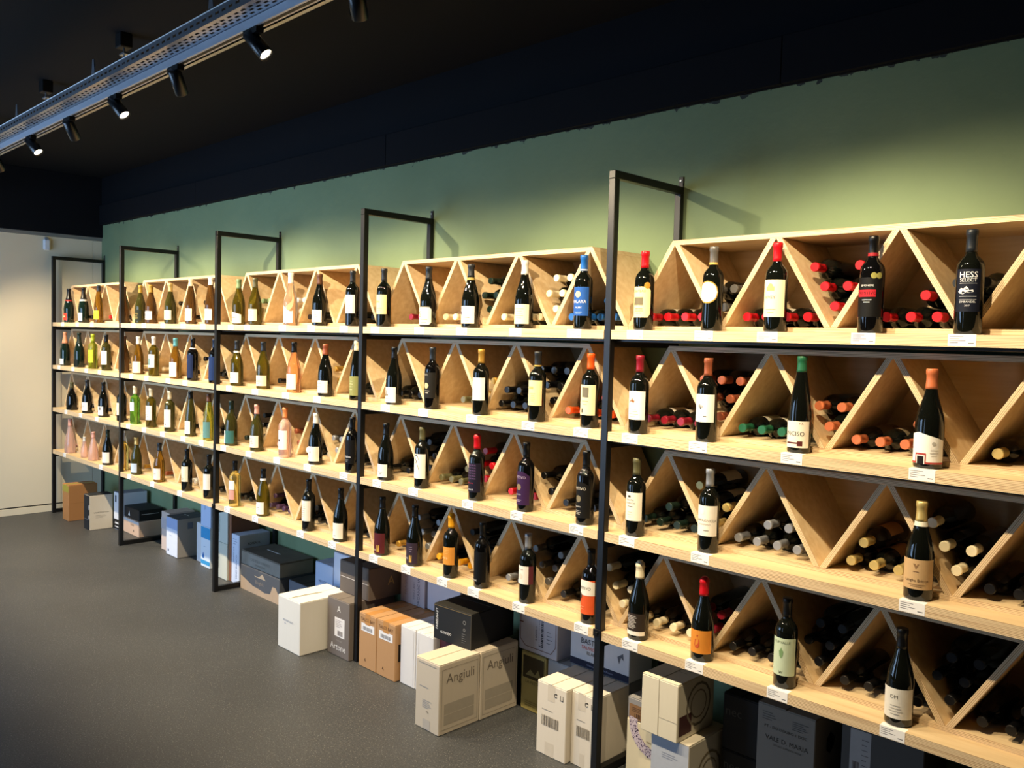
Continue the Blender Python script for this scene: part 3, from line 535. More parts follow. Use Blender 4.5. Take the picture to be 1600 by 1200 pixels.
def lay(row, bay, comp, cap, n, gl='dark', lab=None, jit=.0):
    shape, k = comp[0], int(comp[1])
    zb = ZB[row] + TH + .0004 + BT
    if shape == 'A': cx = XF[bay] + OFF + P*k + HW; rows = slots('A'); desc = '%s upright triangle' % ORD[k]
    else: cx = XF[bay] + OFF + P*(k+1) if shape == 'V' else XF[bay] + OFF; rows = slots('V'); desc = '%s inverted triangle' % ORD[k] if shape == 'V' else 'open notch'
    body = GL[gl]; left = n
    for li, rw in enumerate(rows):
        if left <= 0: break
        use = rw if left >= len(rw) else ([rw[i] for i in sorted(random.sample(range(len(rw)), left))])
        for dx, dz in use:
            y = -.048 + random.uniform(-.004, .004)
            t = thing('lying_wine_bottle', '%s-capped bottle in %s layer of %s, %s shelf, %s bay from wall' % (CW.get(cap, cap), ('lowest', 'second', 'third', 'top')[li], desc, ROWN[row], ORD[bay]), 'bottle', (cx+dx, y, zb+dz), rot=(pi/2, 0, 0),
                      group='bottles in %s compartment %d, layer %d, of the %s shelf, %s bay' % (SHN[shape], k+1, li+1, ROWN[row], ORD[bay]))
            ob('body', lay_mesh(0, body), t); ob('capsule', lay_mesh(1, capmat(cap)), t)
            if lab: ob('label', lay_label(flat(lab, .6)), t, (0, 0, 0), (0, 0, pi))
        left -= len(use)
LAY = {
 (0,4): [('A0','red',4,'dark','#d8cfbc'),('V0','pewter',3),('A1','red',4,'dark','#d8cfbc'),('V1','red',5),('A2','red',5),('V2','slate',3),('A3','navy',2)],
 (1,4): [('A0','dred',4,'dark','#d8cfbc'),('V0','copper',6),('A1','green',5,'dark','#cfc9b0'),('V1','terracotta',3),('A2','terracotta',5,'dark','#8a7a5c'),('A3','lgold',2)],
 (2,4): [('A0','dgreen',5,'dark','#d9cdb0'),('V0','lgold',4,'dark','#d9cdb0'),('A1','silver',6,'dark','#c9b48c'),('A2','lgold',5,'dark','#b98a5c'),('V2','cream',4),('A3','black',3)],
 (3,4): [('G0','cream',4),('A0','cream',4),('V0','dred',3),('A1','black',4,'dark','#5c4a30'),('V1','black',5),('A2','black',4),('V2','black',5),('A3','black',5)],
 (0,3): [('A0','dred',2),('A1','cream',3,'peach'),('V1','dgreen',4),('A2','cream',3),('V2','cream',5),('A3','blue',5)],
 (1,3): [('A0','black',4),('A1','olive',2),('V1','gold',2),('A2','black',7),('V2','black',6),('A3','orange',5)],
 (2,3): [('A0','black',3),('V0','black',5),('A1','olive',5),('V1','red',4),('A2','red',3),('V2','black',2),('A3','black',3)],
 (3,3): [('G0','black',1),('A0','gold',1),('V0','silver',5),('A1','yellow',3),('V1','black',4),('A2','silver',2),('V2','pewter',5),('A3','black',3)],
 (0,2): [('V0','sage',3,'olive'),('A1','dgreen',1),('V1','white',3,'peach'),('A2','black',2),('A3','black',2)],
 (1,2): [('G0','black',3),('V0','black',2),('A1','black',1),('V1','black',1),('A2','brown',1),('V2','gold',2,'peach'),('A3','black',2)],
 (2,2): [('G0','black',2),('A0','dgreen',2),('V0','black',4),('A1','pink',1,'rose'),('V1','copper',2,'rose'),('A2','white',2),('V2','silver',3),('A3','black',2)],
 (3,2): [('A0','black',3),('A1','purple',5),('A2','black',5),('A3','black',2)],
 (0,1): [('V0','olive',1),('A1','olive',1),('V1','black',2),('A2','black',2),('V2','black',2)],
 (1,1): [('A0','cream',2),('A1','cream',1,'amber'),('A2','black',1),('V2','black',3),('A3','black',2)],
 (2,1): [('A1','cream',2,'olive'),('V1','black',2),('A2','black',2),('V2','black',2),('A3','white',2)],
 (3,1): [('A0','gold',1,'dolive'),('A1','copper',2),('A2','white',3),('V2','black',3),('A3','black',2)],
 (0,0): [('A1','black',2),('A2','red',1),('A3','black',1)],
 (1,0): [('A1','lime',1,'lime'),('A2','black',1),('A3','cream',2)],
 (2,0): [('V0','black',1),('A1','black',2),('A2','black',1)],
 (3,0): [('A0','pink',1,'rose'),('A2','lgold',2),('A3','black',1)],
}
for (r, j), lst in LAY.items():
    for e in lst: lay(r, j, *e)

# ------------------------------------------------------------ cartons under the bottom shelf
CART = {}
def cardmat(col):
    k = ('card', col)
    if k not in MATS:
        m, nt, p = newmat('cardboard_' + col.strip('#')); c = lin(col); tc = node(nt, 'ShaderNodeTexCoord')
        mp = node(nt, 'ShaderNodeMapping'); mp.inputs['Scale'].default_value = (40, 40, 4); no = node(nt, 'ShaderNodeTexNoise'); no.inputs['Scale'].default_value = 2; no.inputs['Detail'].default_value = 4
        mx = node(nt, 'ShaderNodeMix', data_type='RGBA'); mx.inputs[6].default_value = (*[x*.975 for x in c], 1); mx.inputs[7].default_value = (*[min(1, x*1.015) for x in c], 1)
        for a, b in ((tc.outputs['Object'], mp.inputs[0]), (mp.outputs[0], no.inputs['Vector']), (no.outputs['Fac'], mx.inputs[0]), (mx.outputs[2], p.inputs['Base Color'])): nt.links.new(a, b)
        p.inputs['Roughness'].default_value = .65; MATS[k] = m
    return MATS[k]
def carton(label, x0, x1, yf, d, z0, z1, col, prints=(), rz=0.0, flaps='y', cat='box', tape=None, name='wine_carton', top=None):
    """origin at the front-left bottom corner; front faces -Y. prints: (face, kind, ...) on 'f' front, 's' the +X side, 't' top"""
    w, h = x1-x0, z1-z0; cm = cardmat(col); tm_ = cardmat(top or col)
    t = thing(name, label, cat, (x0, yf, z0+.0005), rz, group=None)
    ob('body', MB().box(0, w, 0, d, 0, h-.004).mesh('body', [cm], bevel=.003), t)
    g = .0012
    if flaps == 'y': rects = ((0, w/2-g, 0, d), (w/2+g, w, 0, d))
    elif flaps == 'x': rects = ((0, w, 0, d/2-g), (0, w, d/2+g, d))
    else: rects = ((0, w, 0, d),)
    for a, b, c, e in rects: ob('flap' if flaps else 'lid', MB().box(a+.001, b-.001, c+.001, e-.001, h-.0039, h-.0008).mesh('flap', [tm_], bevel=.001), t)
    if tape:
        tmat = flat(tape, .25)
        if flaps == 'y': ob('tape', MB().box(w/2-.022, w/2+.022, .001, d-.001, h-.0007, h-.0002).box(w/2-.022, w/2+.022, -.0006, -.0002, h-.06, h-.0002).mesh('tape', [tmat]), t)
        else: ob('tape', MB().box(.001, w-.001, d/2-.022, d/2+.022, h-.0007, h-.0002).box(w+.0002, w+.0006, d/2-.022, d/2+.022, h-.06, h-.0002).mesh('tape', [tmat]), t)
    def M(face, u, v, o):      # u along the face (m), v up, o offset outward
        if face == 'f': return (u, -o, v)
        if face == 's': return (w+o, u, v)
        return (u, v, h+o)
    by = {}
    for pr in prints: by.setdefault((pr[0], pr[-1]), []).append(pr)
    for (face, c), prs in by.items():
        g2 = MB()
        for pr in prs:
            k = pr[1]; o = .0009 if k != 'sheet' else .0005
            if k in ('rect', 'sheet'):
                _, _, u0, u1, v0, v1, _c = pr; g2.poly([M(face, u0, v0, o), M(face, u1, v0, o), M(face, u1, v1, o), M(face, u0, v1, o)])
            elif k == 'text':
                _, _, s, size, u, v, _c = pr; V, Fc = text2d(s, size); g2.add([M(face, u+x, v+y, .0011) for x, y in V], Fc)
            elif k == 'vtext':
                _, _, s, size, u, v, _c = pr; V, Fc = text2d(s, size); g2.add([M(face, u-y, v+x, .0011) for x, y in V], Fc)
            elif k == 'bars':
                _, _, u0, u1, v0, v1, n, _c = pr; q = (u1-u0)/n
                for i in range(n):
                    f = .35 + .4*((i*7 % 5)/5); g2.poly([M(face, u0+q*i, v0, .0011), M(face, u0+q*(i+f), v0, .0011), M(face, u0+q*(i+f), v1, .0011), M(face, u0+q*i, v1, .0011)])
            elif k == 'lines':
                _, _, u0, u1, v0, v1, n, _c = pr
                for i in range(n):
                    vv = v0+(v1-v0)*(i+.5)/n; ue = u0+(u1-u0)*(.6+.4*((i*37 % 10)/10)); g2.poly([M(face, u0, vv-.0012, .0011), M(face, ue, vv-.0012, .0011), M(face, ue, vv+.0012, .0011), M(face, u0, vv+.0012, .0011)])
            elif k == 'poly': g2.poly([M(face, u, v, o) for u, v in pr[2]])
            elif k == 'ring':
                _, _, u, v, r0, r1, a0, a1, _c = pr; n = 14
                for i in range(n):
                    p, q = a0+(a1-a0)*i/n, a0+(a1-a0)*(i+1)/n
                    g2.poly([M(face, u+r0*cos(p), v+r0*sin(p), .0011), M(face, u+r1*cos(p), v+r1*sin(p), .0011), M(face, u+r1*cos(q), v+r1*sin(q), .0011), M(face, u+r0*cos(q), v+r0*sin(q), .0011)])
            elif k == 'dots':
                _, _, u, v, r0, r1, a0, a1, n, _c = pr; rr = random.Random(3)
                for i in range(n):
                    a = rr.uniform(a0, a1); r = rr.uniform(r0, r1); s = rr.uniform(.0018, .0042); b = rr.uniform(0, 1.5)
                    g2.poly([M(face, u+r*cos(a)+s*cos(b+q*2.1), v+r*sin(a)+s*sin(b+q*2.1), .0013) for q in range(3)])
        nm = 'sheet' if all(p[1] == 'sheet' for p in prs) else 'printing'
        ob(nm, g2.mesh(nm, [flat(c, .6)]), t)
    return t
# first bay
carton('tall brown cardboard carton with greenish tape by the white wall', .320, .480, -.487, .25, 0, .33, '#b07a46', [('f','rect',.0,.158,.262,.322,'#a39a3e'),('s','rect',.02,.23,.16,.1615,'#8f6238')], tape='#b0a248')
carton('cream carton with dark end panel beside the brown carton', .824, .963, -.470, .195, 0, .307, '#ddd0b8', [('f','sheet',.001,.138,.002,.302,'#23262b'),('f','rect',.12,.13,.10,.13,'#e8e8e8'),('f','rect',.12,.13,.18,.22,'#e8e8e8'),('f','rect',.02,.13,.09,.092,'#9aa0a8'),('s','text','WINE SELECTION',.016,.098,.15,'#7a7468'),('s','lines',.05,.15,.10,.13,3,'#b5aa94')], top='#23262b')
carton('white carton with black printed base behind the second frame', .985, 1.125, -.275, .235, 0, .330, '#dfe3ea', [('f','sheet',.002,.138,.004,.09,'#1c1c20'),('f','rect',.03,.11,.05,.065,'#d8d8d8'),('f','rect',.03,.11,.02,.03,'#d8d8d8'),('f','rect',.03,.06,.24,.30,'#30343c')], top='#8d94a2')
carton('low pinkish beige carton under a flat black box', 1.150, 1.480, -.252, .21, 0, .131, '#d9b79c', [('f','text','ESTATE',.022,.19,.085,'#6a5a50'),('f','rect',.215,.227,.03,.05,'#3a3434'),('f','rect',.0,.33,.105,.127,'#c3c5c9')])
carton('flat black box with white emblem and line on its lid', 1.130, 1.454, -.240, .205, .131, .225, '#121212', [('f','poly',[(.09,.02),(.13,.02),(.122,.045),(.11,.065),(.104,.045)],'#e6e6e6'),('s','rect',.02,.17,.055,.060,'#b9b9b9')], flaps='')
# second bay
carton('narrow pale carton half hidden by the light grey carton', 1.950, 2.095, -.258, .21, 0, .31, '#cdbcb2', [('f','rect',.0,.143,.17,.26,'#b9b2b6')])
carton('light grey carton with daylight blue painted on front and dark lid', 2.125, 2.329, -.293, .25, 0, .305, '#a09a92', [('f','sheet',.002,.202,.004,.298,'#d9e0f0'),('f','rect',.002,.202,.215,.298,'#9fb2da'),('f','lines',.06,.15,.15,.17,1,'#8a98b8'),('f','rect',.03,.05,.03,.05,'#4a546a'),('s','rect',.08,.12,.22,.27,'#6a7484'),('t','rect',.05,.13,.12,.127,'#e6e6e6')], top='#4c4f55')  # white carton: daylight blue painted on its front, shelf shade in its grey
carton('narrow white carton between pale grey and blue cartons', 2.470, 2.600, -.205, .17, 0, .30, '#d6d8dc', [('f','poly',[(.10,.245),(.12,.25),(.125,.23),(.11,.222)],'#8a3a5a')])
carton('white carton with bright blue bands below a pale blue one', 2.615, 2.765, -.240, .2, 0, .305, '#dbe6f2', [('f','sheet',.001,.149,.215,.30,'#3f9ad2'),('f','rect',.001,.149,.02,.05,'#3f9ad2'),('f','poly',[(.02,.07),(.04,.11),(.06,.08),(.05,.06)],'#2f6fb8'),('f','lines',.05,.12,.15,.16,1,'#7a94b0')])
carton('pale blue carton stacked on the blue banded carton', 2.600, 2.760, -.235, .19, .305, .552, '#b8cdee', [('f','text','J',.05,.07,.15,'#7088b8')])
# third bay
carton('tall pale green grey carton, lower of a stack of two', 2.975, 3.122, -.286, .23, 0, .259, '#c9cbbd', [('f','vtext','MONTELLO',.022,.03,.13,'#8a8c80')])
carton('tall pale green grey carton, upper of a stack of two', 2.975, 3.122, -.284, .23, .259, .509, '#c3c9c0', [('f','vtext','MONTELLO',.022,.03,.13,'#8a8c80')])
carton('thin reddish brown carton squeezed beside the grey stack', 3.124, 3.153, -.272, .22, 0, .505, '#8a5a3e', flaps='x')
carton('white carton with blue vertical printing beside the wooden crate', 3.157, 3.270, -.270, .235, 0, .346, '#d2dcf0', [('f','vtext','VINO BIANCO',.026,.075,.12,'#5a6a8c'),('f','lines',.02,.09,.27,.32,3,'#5a6a8c'),('f','vtext','VENETO IGT',.02,.035,.2,'#6a7a9c'),('s','text','BOREALIS',.022,.11,.28,'#4a4a4c')])
carton('dark slate carton with beige mountain print under the crate', 3.328, 3.846, -.288, .25, 0, .171, '#4c5058', [('f','poly',[(.0,.0),(.518,.0),(.518,.05),(.47,.10),(.43,.10),(.40,.045),(.33,.035),(.25,.045),(.17,.05),(.08,.075),(.0,.095)],'#b39c84'),('f','text','Bergfels',.034,.26,.085,'#8a8078'),('f','poly',[(.19,.125),(.25,.125),(.30,.155),(.33,.125),(.35,.12),(.2,.118)],'#a89a88')])
cr = thing('wooden_crate', 'flat greyish wooden wine crate on the mountain print carton', 'crate', (3.324, -.280, .1716))
cm = flat('#8f8b82', .7, var=.2, scale=12); cm2 = flat('#6a635a', .7, var=.2, scale=12)
for nme, bx in (('front_board', (0, .51, 0, .012, 0, .086)), ('back_board', (0, .51, .238, .25, 0, .086)), ('side_board', (0, .012, .012, .238, 0, .086)), ('side_board', (.498, .51, .012, .238, 0, .086)), ('bottom_board', (.012, .498, .012, .238, 0, .008))):
    ob(nme, MB().box(*bx).mesh(nme, [cm], bevel=.001), cr)
ob('lid', MB().box(0, .51, 0, .25, .0864, .097).mesh('lid', [cm2], bevel=.001), cr)
g = MB(); V, Fc = text2d('CASTELLO DI MONTE', .026); g.add([(.255+x, -.0005, .05+y) for x, y in V], Fc); V, Fc = text2d('GRAN SELEZIONE', .016); g.add([(.255+x, -.0005, .022+y) for x, y in V], Fc)
ob('printing', g.mesh('printing', [flat('#6c6860', .7)]), cr)
ob('strap', MB().box(.13, .30, .12, .127, .0972, .0985).mesh('strap', [flat('#d8d8d6', .4)]), cr)
carton('low dark grey carton between the crate and the white carton', 3.905, 4.20, -.255, .21, 0, .18, '#5d6470', top='#2a2726')
carton('pale blue printed carton against the green wall', 4.285, 4.475, -.300, .2, 0, .385, '#a9bede', [('f','text','MESSORIO',.024,.095,.27,'#6a80a8'),('f','rect',.0,.19,.20,.235,'#90a6c8')])
carton('taller pale blue carton beside the printed pale blue one', 4.482, 4.66, -.300, .2, 0, .48, '#b4c6e2')
carton('plain white carton standing forward of the shelf with torn flaps', 4.477, 4.708, -.660, .32, 0, .295, '#e6e2d8', [('f','text','MONTECALVO',.016,.11,.165,'#8a96b4'),('f','text','2018',.010,.08,.148,'#8a96b4'),('t','poly',[(.11,.02),(.118,.02),(.122,.12),(.135,.2),(.128,.2),(.113,.12)],'#8a7a60')], flaps='y')
carton('grey brown carton with white signature beside the white carton', 4.737, 4.944, -.503, .30, 0, .317, '#716862', [('f','sheet',.07,.165,.11,.215,'#e6e2e0'),('f','lines',.08,.15,.16,.205,5,'#9a8a8a'),('f','bars',.10,.15,.118,.145,9,'#4a3a3c'),('f','text','A',.05,.11,.262,'#e0dcd6'),('f','text','Artone',.050,.105,.052,'#ece8e4'),('f','text','CANTINE',.012,.115,.088,'#a09a94')])
carton('dark brown carton with golden emblem on the signature carton', 4.703, 4.980, -.405, .33, .317, .497, '#5d544e', [('f','rect',.0,.277,.088,.091,'#d5d0cc'),('s','text','A',.07,.15,.09,'#a8925e'),('s','vtext','ARTONE',.03,.27,.085,'#7a5a48')])
carton('tan carton printed TALCE BAY, next to the signature carton', 5.013, 5.166, -.486, .33, 0, .293, '#b48a5e', [('f','text','TALCE BAY',.024,.077,.258,'#6a4c34'),('f','sheet',.02,.135,.195,.238,'#e6e6ea'),('f','bars',.035,.12,.203,.222,14,'#6a6e78'),('f','poly',[(.05,.04),(.065,.035),(.058,.055)],'#694b33')], tape='#bf8a50')
carton('tan carton printed TALCE BAY, next to the white cartons', 5.170, 5.327, -.486, .33, 0, .293, '#b48a5e', [('f','text','TALCE BAY',.024,.077,.258,'#6a4c34'),('f','sheet',.02,.135,.195,.238,'#e6e6ea'),('f','bars',.035,.12,.203,.222,14,'#6a6e78'),('f','poly',[(.05,.04),(.065,.035),(.058,.055)],'#694b33'),('s','rect',.02,.05,.10,.19,'#2a2420')], tape='#bf8a50')
carton('lilac white carton with vertical printing on the tan cartons', 5.005, 5.215, -.207, .16, .293, .50, '#b9b2b8', [('f','vtext','ORGANIC WINE',.028,.16,.10,'#5a6070'),('f','vtext','VINO BIO',.022,.12,.08,'#7a7884'),('f','vtext','FRAGILE',.03,.05,.10,'#9a8f94')])
carton('lilac white plain carton on the white cartons', 5.235, 5.50, -.205, .16, .30, .505, '#bcbcc8', [('f','text','f',.04,.10,.06,'#8a8a98')])
carton('narrow white carton beside the tan cartons', 5.342, 5.461, -.463, .30, 0, .30, '#dcdbdc', [('f','rect',.105,.107,.01,.28,'#b9b6b4')])
carton('narrow white carton next to the maroon carton', 5.466, 5.600, -.463, .30, 0, .30, '#dcdbdc', [('f','rect',.02,.022,.01,.28,'#b9b6b4')])
carton('maroon carton wedged under the black box', 5.606, 5.755, -.430, .32, 0, .3195, '#4a1c28', [('f','text','R',.03,.10,.24,'#8a5a60')])
ANG = [('f','rect',.02,.144,.30,.302,'#9a968e'),('f','lines',.03,.13,.19,.20,1,'#9a9a9c'),('f','lines',.05,.12,.10,.14,5,'#a8a6a6'),('f','text','750',.012,.085,.085,'#4a4a4c'),('f','rect',.055,.105,.005,.05,'#b9b2a8'),
       ('s','text','Angiuli',.062,.125,.245,'#7a7064'),('s','rect',.015,.23,.292,.294,'#9a9082'),('s','rect',.015,.017,.02,.294,'#9a9082'),('s','rect',.228,.23,.02,.294,'#9a9082'),('s','rect',.015,.23,.02,.022,'#9a9082'),('s','sheet',.03,.21,.04,.135,'#aaa192'),('s','rect',.03,.21,.085,.088,'#c2b8a6')]
carton('cream Angiuli carton standing forward of the shelf', 5.767, 5.931, -.705, .243, 0, .320, '#cbbfac', ANG)
carton('cream Angiuli carton half under the shelf shadow', 5.769, 5.934, -.459, .243, 0, .320, '#cbbfac', ANG)
carton('glossy black wine box with white lettering on maroon carton', 5.640, 5.890, -.500, .30, .3205, .49, '#0d0d0d', [('f','vtext','FABELHAFT',.020,.025,.10,'#e8e8e8'),('f','text','ALENTEJO',.016,.085,.042,'#e6e6e6'),('f','ring',.205,.12,.007,.0095,0,6.28,'#8a8a8a'),('f','ring',.205,.085,.005,.007,0,6.28,'#8a8a8a'),('f','lines',.19,.22,.02,.07,5,'#6a6a6a'),('f','rect',.001,.249,.161,.164,'#6a5a3c'),('f','rect',.246,.249,.004,.164,'#4a4438')], rz=.07, flaps='x', top='#15140f')
# fourth bay
carton('olive yellow carton with dark picture, below the rope framed carton', 5.955, 6.112, -.212, .17, 0, .280, '#a89a5c', [('f','sheet',.012,.145,.155,.262,'#3f3826'),('f','poly',[(.03,.17),(.06,.2),(.09,.18),(.11,.21),(.13,.17)],'#8a845c'),('f','text','LA FESTA',.022,.075,.138,'#6a6038'),('f','lines',.03,.13,.02,.05,3,'#8a7c48'),('f','rect',.147,.149,.004,.27,'#5c5230')])
carton('grey carton with recycling mark beside the olive carton', 6.118, 6.250, -.205, .17, 0, .280, '#a5a7ac', [('f','ring',.085,.235,.009,.013,.6,5.8,'#2a2a2c'),('f','text','UP',.02,.115,.235,'#3a3a3c')])
carton('white carton with brown rope frame and barcode', 5.925, 6.172, -.204, .165, .2805, .50, '#c2bec4', [('f','vtext','8 004370 21',.014,.115,.10,'#4a4a50'),('f','bars',.135,.165,.045,.165,1,'#c2bec4'),*[('f','rect',.132,.160,.04+i*.0085,.04+i*.0085+.004+.0025*(i % 3 == 0),'#4a4a50') for i in range(15)],('f','lines',.18,.22,.06,.13,4,'#55555c'),('f','rect',.01,.013,.05,.215,'#6e4634'),('f','rect',.235,.238,.06,.19,'#6e4634'),('f','rect',.045,.21,.022,.025,'#6e4634'),('f','poly',[(.010,.05),(.045,.022),(.047,.025),(.013,.052)],'#6e4634'),('f','poly',[(.21,.022),(.238,.06),(.235,.06),(.208,.025)],'#6e4634'),('f','rect',.005,.03,.13,.136,'#6e4634')])
carton('dark grey carton below the white Bastide carton', 6.272, 6.600, -.222, .17, 0, .313, '#77777a', [('t','rect',.20,.203,.0,.10,'#55555a')])
carton('white Bastide carton with navy base band', 6.270, 6.600, -.226, .165, .3135, .468, '#c6c8ce', [('f','sheet',.001,.329,.002,.032,'#23263a'),('f','text','BASTIDE',.034,.125,.118,'#24242c'),('f','text','SAUVIGNON',.022,.13,.090,'#c8402c'),('f','text','BLANC',.022,.13,.068,'#6a6458'),('f','text','Chateau de la Bastide Blanche',.012,.17,.016,'#8a90a8'),('f','poly',[(.275,.07),(.285,.10),(.30,.09),(.295,.12),(.28,.11),(.265,.1)],'#5a5e68')])
def RCY(k):
    return [('f','ring',.105-k,.272,.0055,.0085,.7,5.9,'#2e2a28'),('f','poly',[(.110-k,.284),(.105-k,.277),(.115-k,.276)],'#2e2a28'),('f','poly',[(.130-k,.262),(.133-k,.262),(.133-k,.282),(.130-k,.282)],'#4a4642'),('f','poly',[(.145-k,.262),(.148-k,.262),(.148-k,.282),(.145-k,.282)],'#4a4642'),('f','rect',.13-k,.148-k,.259,.262,'#4a4642'),('f','bars',.03,.128-k,.128,.172,16,'#6b655e'),('f','lines',.03,.128-k,.195,.20,1,'#a8a094'),('f','sheet',.06-k,.10-k,.24,.309,'#d0c6b6'),('f','sheet',.05,.10-k,.002,.06,'#cfc5b5')]
carton('white carton with barcode and recycling mark, beside the olive carton', 6.305, 6.470, -.475, .248, 0, .313, '#dcd3c4', RCY(0), flaps='y')
carton('white carton with barcode and recycling mark, behind fifth frame post', 6.474, 6.6035, -.4465, .22, 0, .313, '#dcd3c4', RCY(.025), flaps='y')
# fifth bay
carton('white carton with mosaic arc pattern beside the fifth frame', 6.725, 6.868, -.400, .24, 0, .268, '#dccfae', [('f','ring',.137,.262,.085,.125,3.0,4.68,'#c9b9c0'),('f','dots',.137,.262,.085,.125,3.0,4.68,140,'#55405a'),('f','text','vino',.016,.11,.20,'#9a8a6a')])
carton('grey carton with brown label on the mosaic carton', 6.727, 6.826, -.400, .22, .2685, .355, '#8d8a88', [('f','sheet',.008,.098,.0,.06,'#8a6848'),('f','bars',.035,.095,.008,.025,8,'#4a3424'),('f','lines',.02,.09,.03,.05,3,'#5c4430')])
SIDE = [('s','ring',.14,.115,.075,.085,0,6.28,'#7c7260'),('s','ring',.14,.115,.05,.056,0,6.28,'#857a66'),('s','sheet',.012,.095,.02,.095,'#4a2c2c')]
carton('tall cream carton with maroon side label on another carton', 6.835, 7.000, -.462, .25, .2745, .497, '#d8cfb8', [('f','rect',.079,.081,.0,.22,'#8a816c'),('f','rect',.084,.165,.075,.0765,'#b5ab95'),*SIDE,('t','lines',.09,.15,.10,.18,3,'#9a9078')])
carton('cream carton with blue grey front supporting the tall cream carton', 6.872, 7.042, -.440, .26, 0, .274, '#cfc6b2', [('f','sheet',.002,.168,.002,.27,'#aeb4c0'),('f','lines',.05,.13,.19,.215,3,'#8a90a0'),('s','ring',.14,.13,.075,.085,0,6.28,'#8a7c60'),('s','ring',.14,.13,.05,.056,0,6.28,'#8a7c60')])
for i, (a, b, wd) in enumerate(((0, .2185, 'lower'), (.219, .437, 'upper'))):
    carton('matt black carton with pale lettering, %s of a stack of two' % wd, 7.065, 7.215, -.250, .2, a, b, '#0b0b0c', [('f','text','nec',.05,.045,.15 if i else .16,'#55534e')])
carton('grey Vale D. Maria carton with handle hole, upper of two', 7.235, 7.455, -.300, .25, .205, .470, '#8a7f72', [('f','text','VALE D. MARIA',.024,.115,.145,'#4a443e'),('f','text','DOURO SUPERIOR WINE',.0095,.118,.124,'#5c5650'),('f','text','PT - DO DOURO 1 DOC',.015,.11,.185,'#4a443e'),('f','lines',.02,.08,.205,.24,4,'#5c5650'),('f','lines',.135,.20,.2,.235,5,'#5c5650'),('s','poly',[(.09,.13),(.12,.11),(.15,.13),(.155,.16),(.12,.19),(.09,.17)],'#0c0b0a')])
carton('grey carton below the Vale D. Maria carton', 7.233, 7.462, -.302, .25, 0, .2045, '#8a827c')
carton('dark grey carton with white shipping label under the bottom shelf', 7.53, 7.80, -.262, .22, .17, .50, '#4c4844', [('f','sheet',.03,.10,.12,.30,'#b0aaa6'),('f','bars',.04,.065,.145,.19,6,'#4a3838'),('f','lines',.07,.095,.14,.28,8,'#6a6462'),('f','vtext','DEEL',.04,.225,.16,'#1c1c1c')])
carton('light grey carton under the carton with the shipping label', 7.48, 7.83, -.270, .23, 0, .1695, '#a09a94')
carton('dark carton at the back of the last bay', 7.87, 8.16, -.24, .2, 0, .40, '#2c2a28')

# ------------------------------------------------------------ cable tray, light track and spotlights
TX0, TX1 = -.05, 10.6; YN, YR, ZTR = -1.638, -1.452, 2.900
def slotted(g, plane, a0, a1, rows, fixed, th, pitch=.052, sl=.030, sw=.010):
    """perforated sheet: strips between slot rows plus bridges between slots. plane 'h' (a along y) or 'v' (a along z)"""
    def bx(x0, x1, b0, b1):
        if plane == 'h': g.box(x0, x1, b0, b1, fixed, fixed+th)
        else: g.box(x0, x1, fixed, fixed+th, b0, b1)
    e = a0
    for i, c in enumerate(rows):
        bx(TX0, TX1, e, c-sw/2); e = c+sw/2
        x = TX0 + (.5*pitch if i % 2 else 0) - pitch
        while x < TX1:
            p, q = max(TX0, x+sl), min(TX1, x+pitch)
            if q > p: bx(p, q, c-sw/2, c+sw/2)
            x += pitch
    bx(TX0, TX1, e, a1)
tray = thing('cable_tray', 'long perforated galvanised cable tray hanging below the black ceiling', 'cable tray')
g = MB(); slotted(g, 'h', YN, YR, [YN+.022, YN+.040, YN+.058, YR-.022, YR-.040], ZTR, .0015); ob('bottom_sheet', g.mesh('bottom_sheet', [GALV]), tray)
g = MB(); slotted(g, 'v', ZTR+.0016, ZTR+.043, [ZTR+.022], YN, .0015); ob('near_side', g.mesh('near_side', [GALV]), tray)
g = MB(); slotted(g, 'v', ZTR+.0016, ZTR+.043, [ZTR+.022], YR-.0015, .0015); ob('far_side', g.mesh('far_side', [GALV]), tray)
for y0, y1 in ((YN-.002, YN+.010), (YR-.010, YR+.002)): ob('rim', MB().box(TX0, TX1, y0, y1, ZTR+.0432, ZTR+.047).mesh('rim', [flat('#f6f8fc', .4)], bevel=.001), tray)  # white rim colour paints in the daylight highlight along the metal edge
for x in (.6, 1.85, 3.08, 4.28, 5.48, 6.70, 7.9, 9.1):
    h = thing('tray_hanger', 'black ceiling box with rod carrying the cable tray', 'hanger', (x, YR+.012, 0), group='hangers of the cable tray')
    ob('ceiling_box', MB().box(-.035, .035, -.03, .03, 3.15, H-.0005).mesh('cb', [DARK], bevel=.004), h)
    ob('rod', MB().cyl((0, 0, ZTR+.012), (0, 0, 3.15), .0045, seg=8).mesh('rod', [GALV]), h)
    ob('clip', MB().box(-.03, .03, -.012, .012, 3.118, 3.126).box(-.012, .012, -.0105, .006, ZTR+.012, ZTR+.02).mesh('clip', [GALV]), h)
    b = ob('bracket', MB().add([(x+.16-.02, YN-.003, ZTR+.05), (x+.16+.02, YN-.003, ZTR+.05), (x+.16+.008, YN-.003, ZTR+.115), (x+.16-.008, YN-.003, ZTR+.115), (x+.16-.02, YN+.0, ZTR+.05), (x+.16+.02, YN+.0, ZTR+.05), (x+.16+.008, YN+.0, ZTR+.115), (x+.16-.008, YN+.0, ZTR+.115)],
       [(3, 2, 1, 0), (4, 5, 6, 7), (0, 1, 5, 4), (1, 2, 6, 5), (2, 3, 7, 6), (3, 0, 4, 7)]).mesh('bracket', [GALV]), tray)
trk = thing('light_track', 'slim aluminium lighting track fixed under the cable tray', 'light track')
ob('rail', MB().box(TX0+.1, TX1-.1, -1.562, -1.526, 2.866, ZTR-.0005).mesh('rail', [flat('#aeb6c2', .35, .4)], bevel=.002), trk)
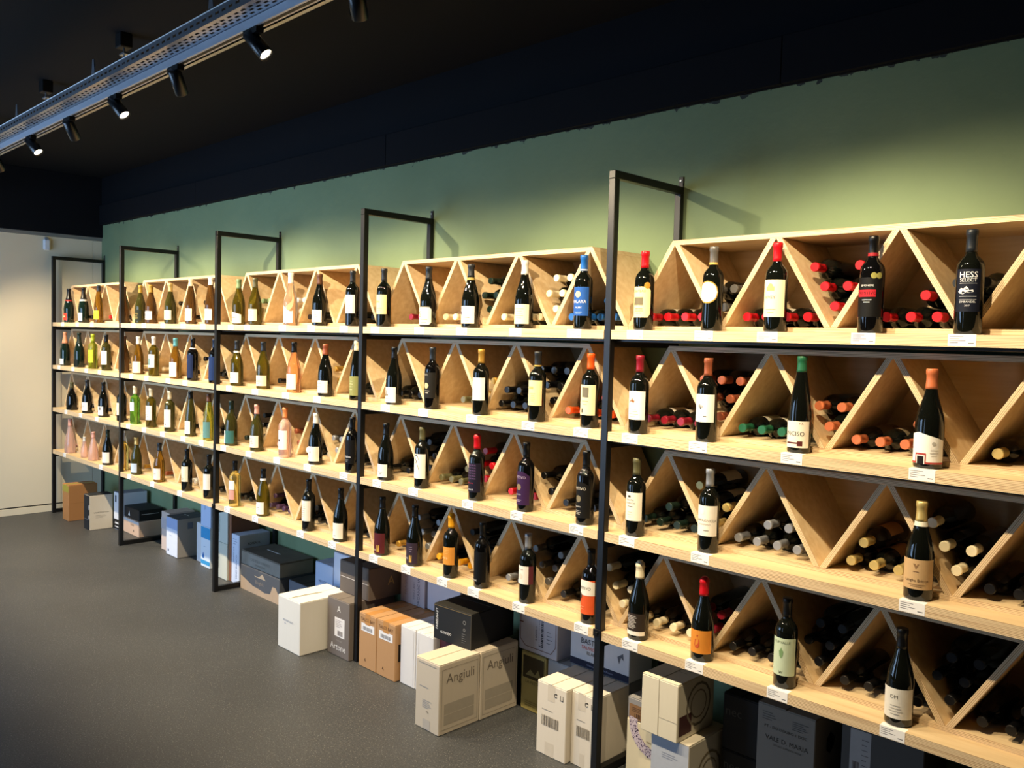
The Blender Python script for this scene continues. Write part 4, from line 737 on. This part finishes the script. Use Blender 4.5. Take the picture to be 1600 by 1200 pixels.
ob('conductor_slot', MB().box(TX0+.1, TX1-.1, -1.551, -1.537, 2.8652, 2.8659).mesh('slot', [DARK]), trk)
lensm, nt, p = newmat('lamp_lens'); p.inputs['Base Color'].default_value = (1, .95, .85, 1); p.inputs['Emission Color'].default_value = (1, .86, .62, 1); p.inputs['Emission Strength'].default_value = 14
LB_ = .108; LR = .0275
bodym = None
gb = MB(); V, Fc = lathe([(LR-.002, 0), (LR, .002), (LR, LB_-.001), (LR-.001, LB_), (LR-.003, LB_), (LR-.003, LB_-.012)], 24); gb.add(V, Fc[:-1]); bodym = gb.mesh('lamp_body', [flat('#101012', .3)], True)
ln_me = MB().cyl((0, 0, LB_-.013), (0, 0, LB_-.0115), LR-.0032, seg=20).mesh('lens', [lensm])
ad_me = MB().box(-.05, .05, -.015, .015, -.022, 0).cyl((0, 0, -.022), (0, 0, -.032), .009, seg=10).mesh('adapter', [DARK], bevel=0)
lamps = [.58, 1.22, 1.87, 2.42, 3.16, 3.81, 4.45, 5.12, 5.78, 6.43, 7.08, 7.73]  # last lamp is out of view, added to brighten the fifth bay
for i, x in enumerate(lamps):
    out_ = i % 2 == 0
    d = Vector((.60, .30, -.74) if out_ else (-.45, .52, -.72)).normalized()
    t = thing('track_spotlight', 'black cylindrical track spotlight, %s' % ('tilted with its bright lens showing' if out_ else 'tilted away from its neighbour'), 'spotlight', (x, -1.544, 2.866), group='track spotlights tilted one way' if out_ else 'track spotlights tilted the other way')
    ob('adapter', ad_me, t)
    q = (-d).to_track_quat('-Z', 'Y'); q = d.to_track_quat('Z', 'Y')
    c = Vector((0, 0, -.034)) - d*.022
    b = ob('lamp_body', bodym, t, c); b.rotation_euler = q.to_euler()
    l = ob('lens', ln_me, b)
    sd = bpy.data.lights.new('spot_light', 'SPOT'); sd.energy = SPOT_W; sd.color = (1.0, .81, .53); sd.spot_size = radians(92); sd.spot_blend = .55; sd.shadow_soft_size = .018
    s = bpy.data.objects.new('spot_light', sd); COL.objects.link(s); s.parent = t; s.location = c + d*(LB_+.004)
    aim = Vector((d.x*.5, .56, -.83)).normalized(); s.rotation_euler = aim.to_track_quat('-Z', 'Y').to_euler()
bpy.context.view_layer.update()
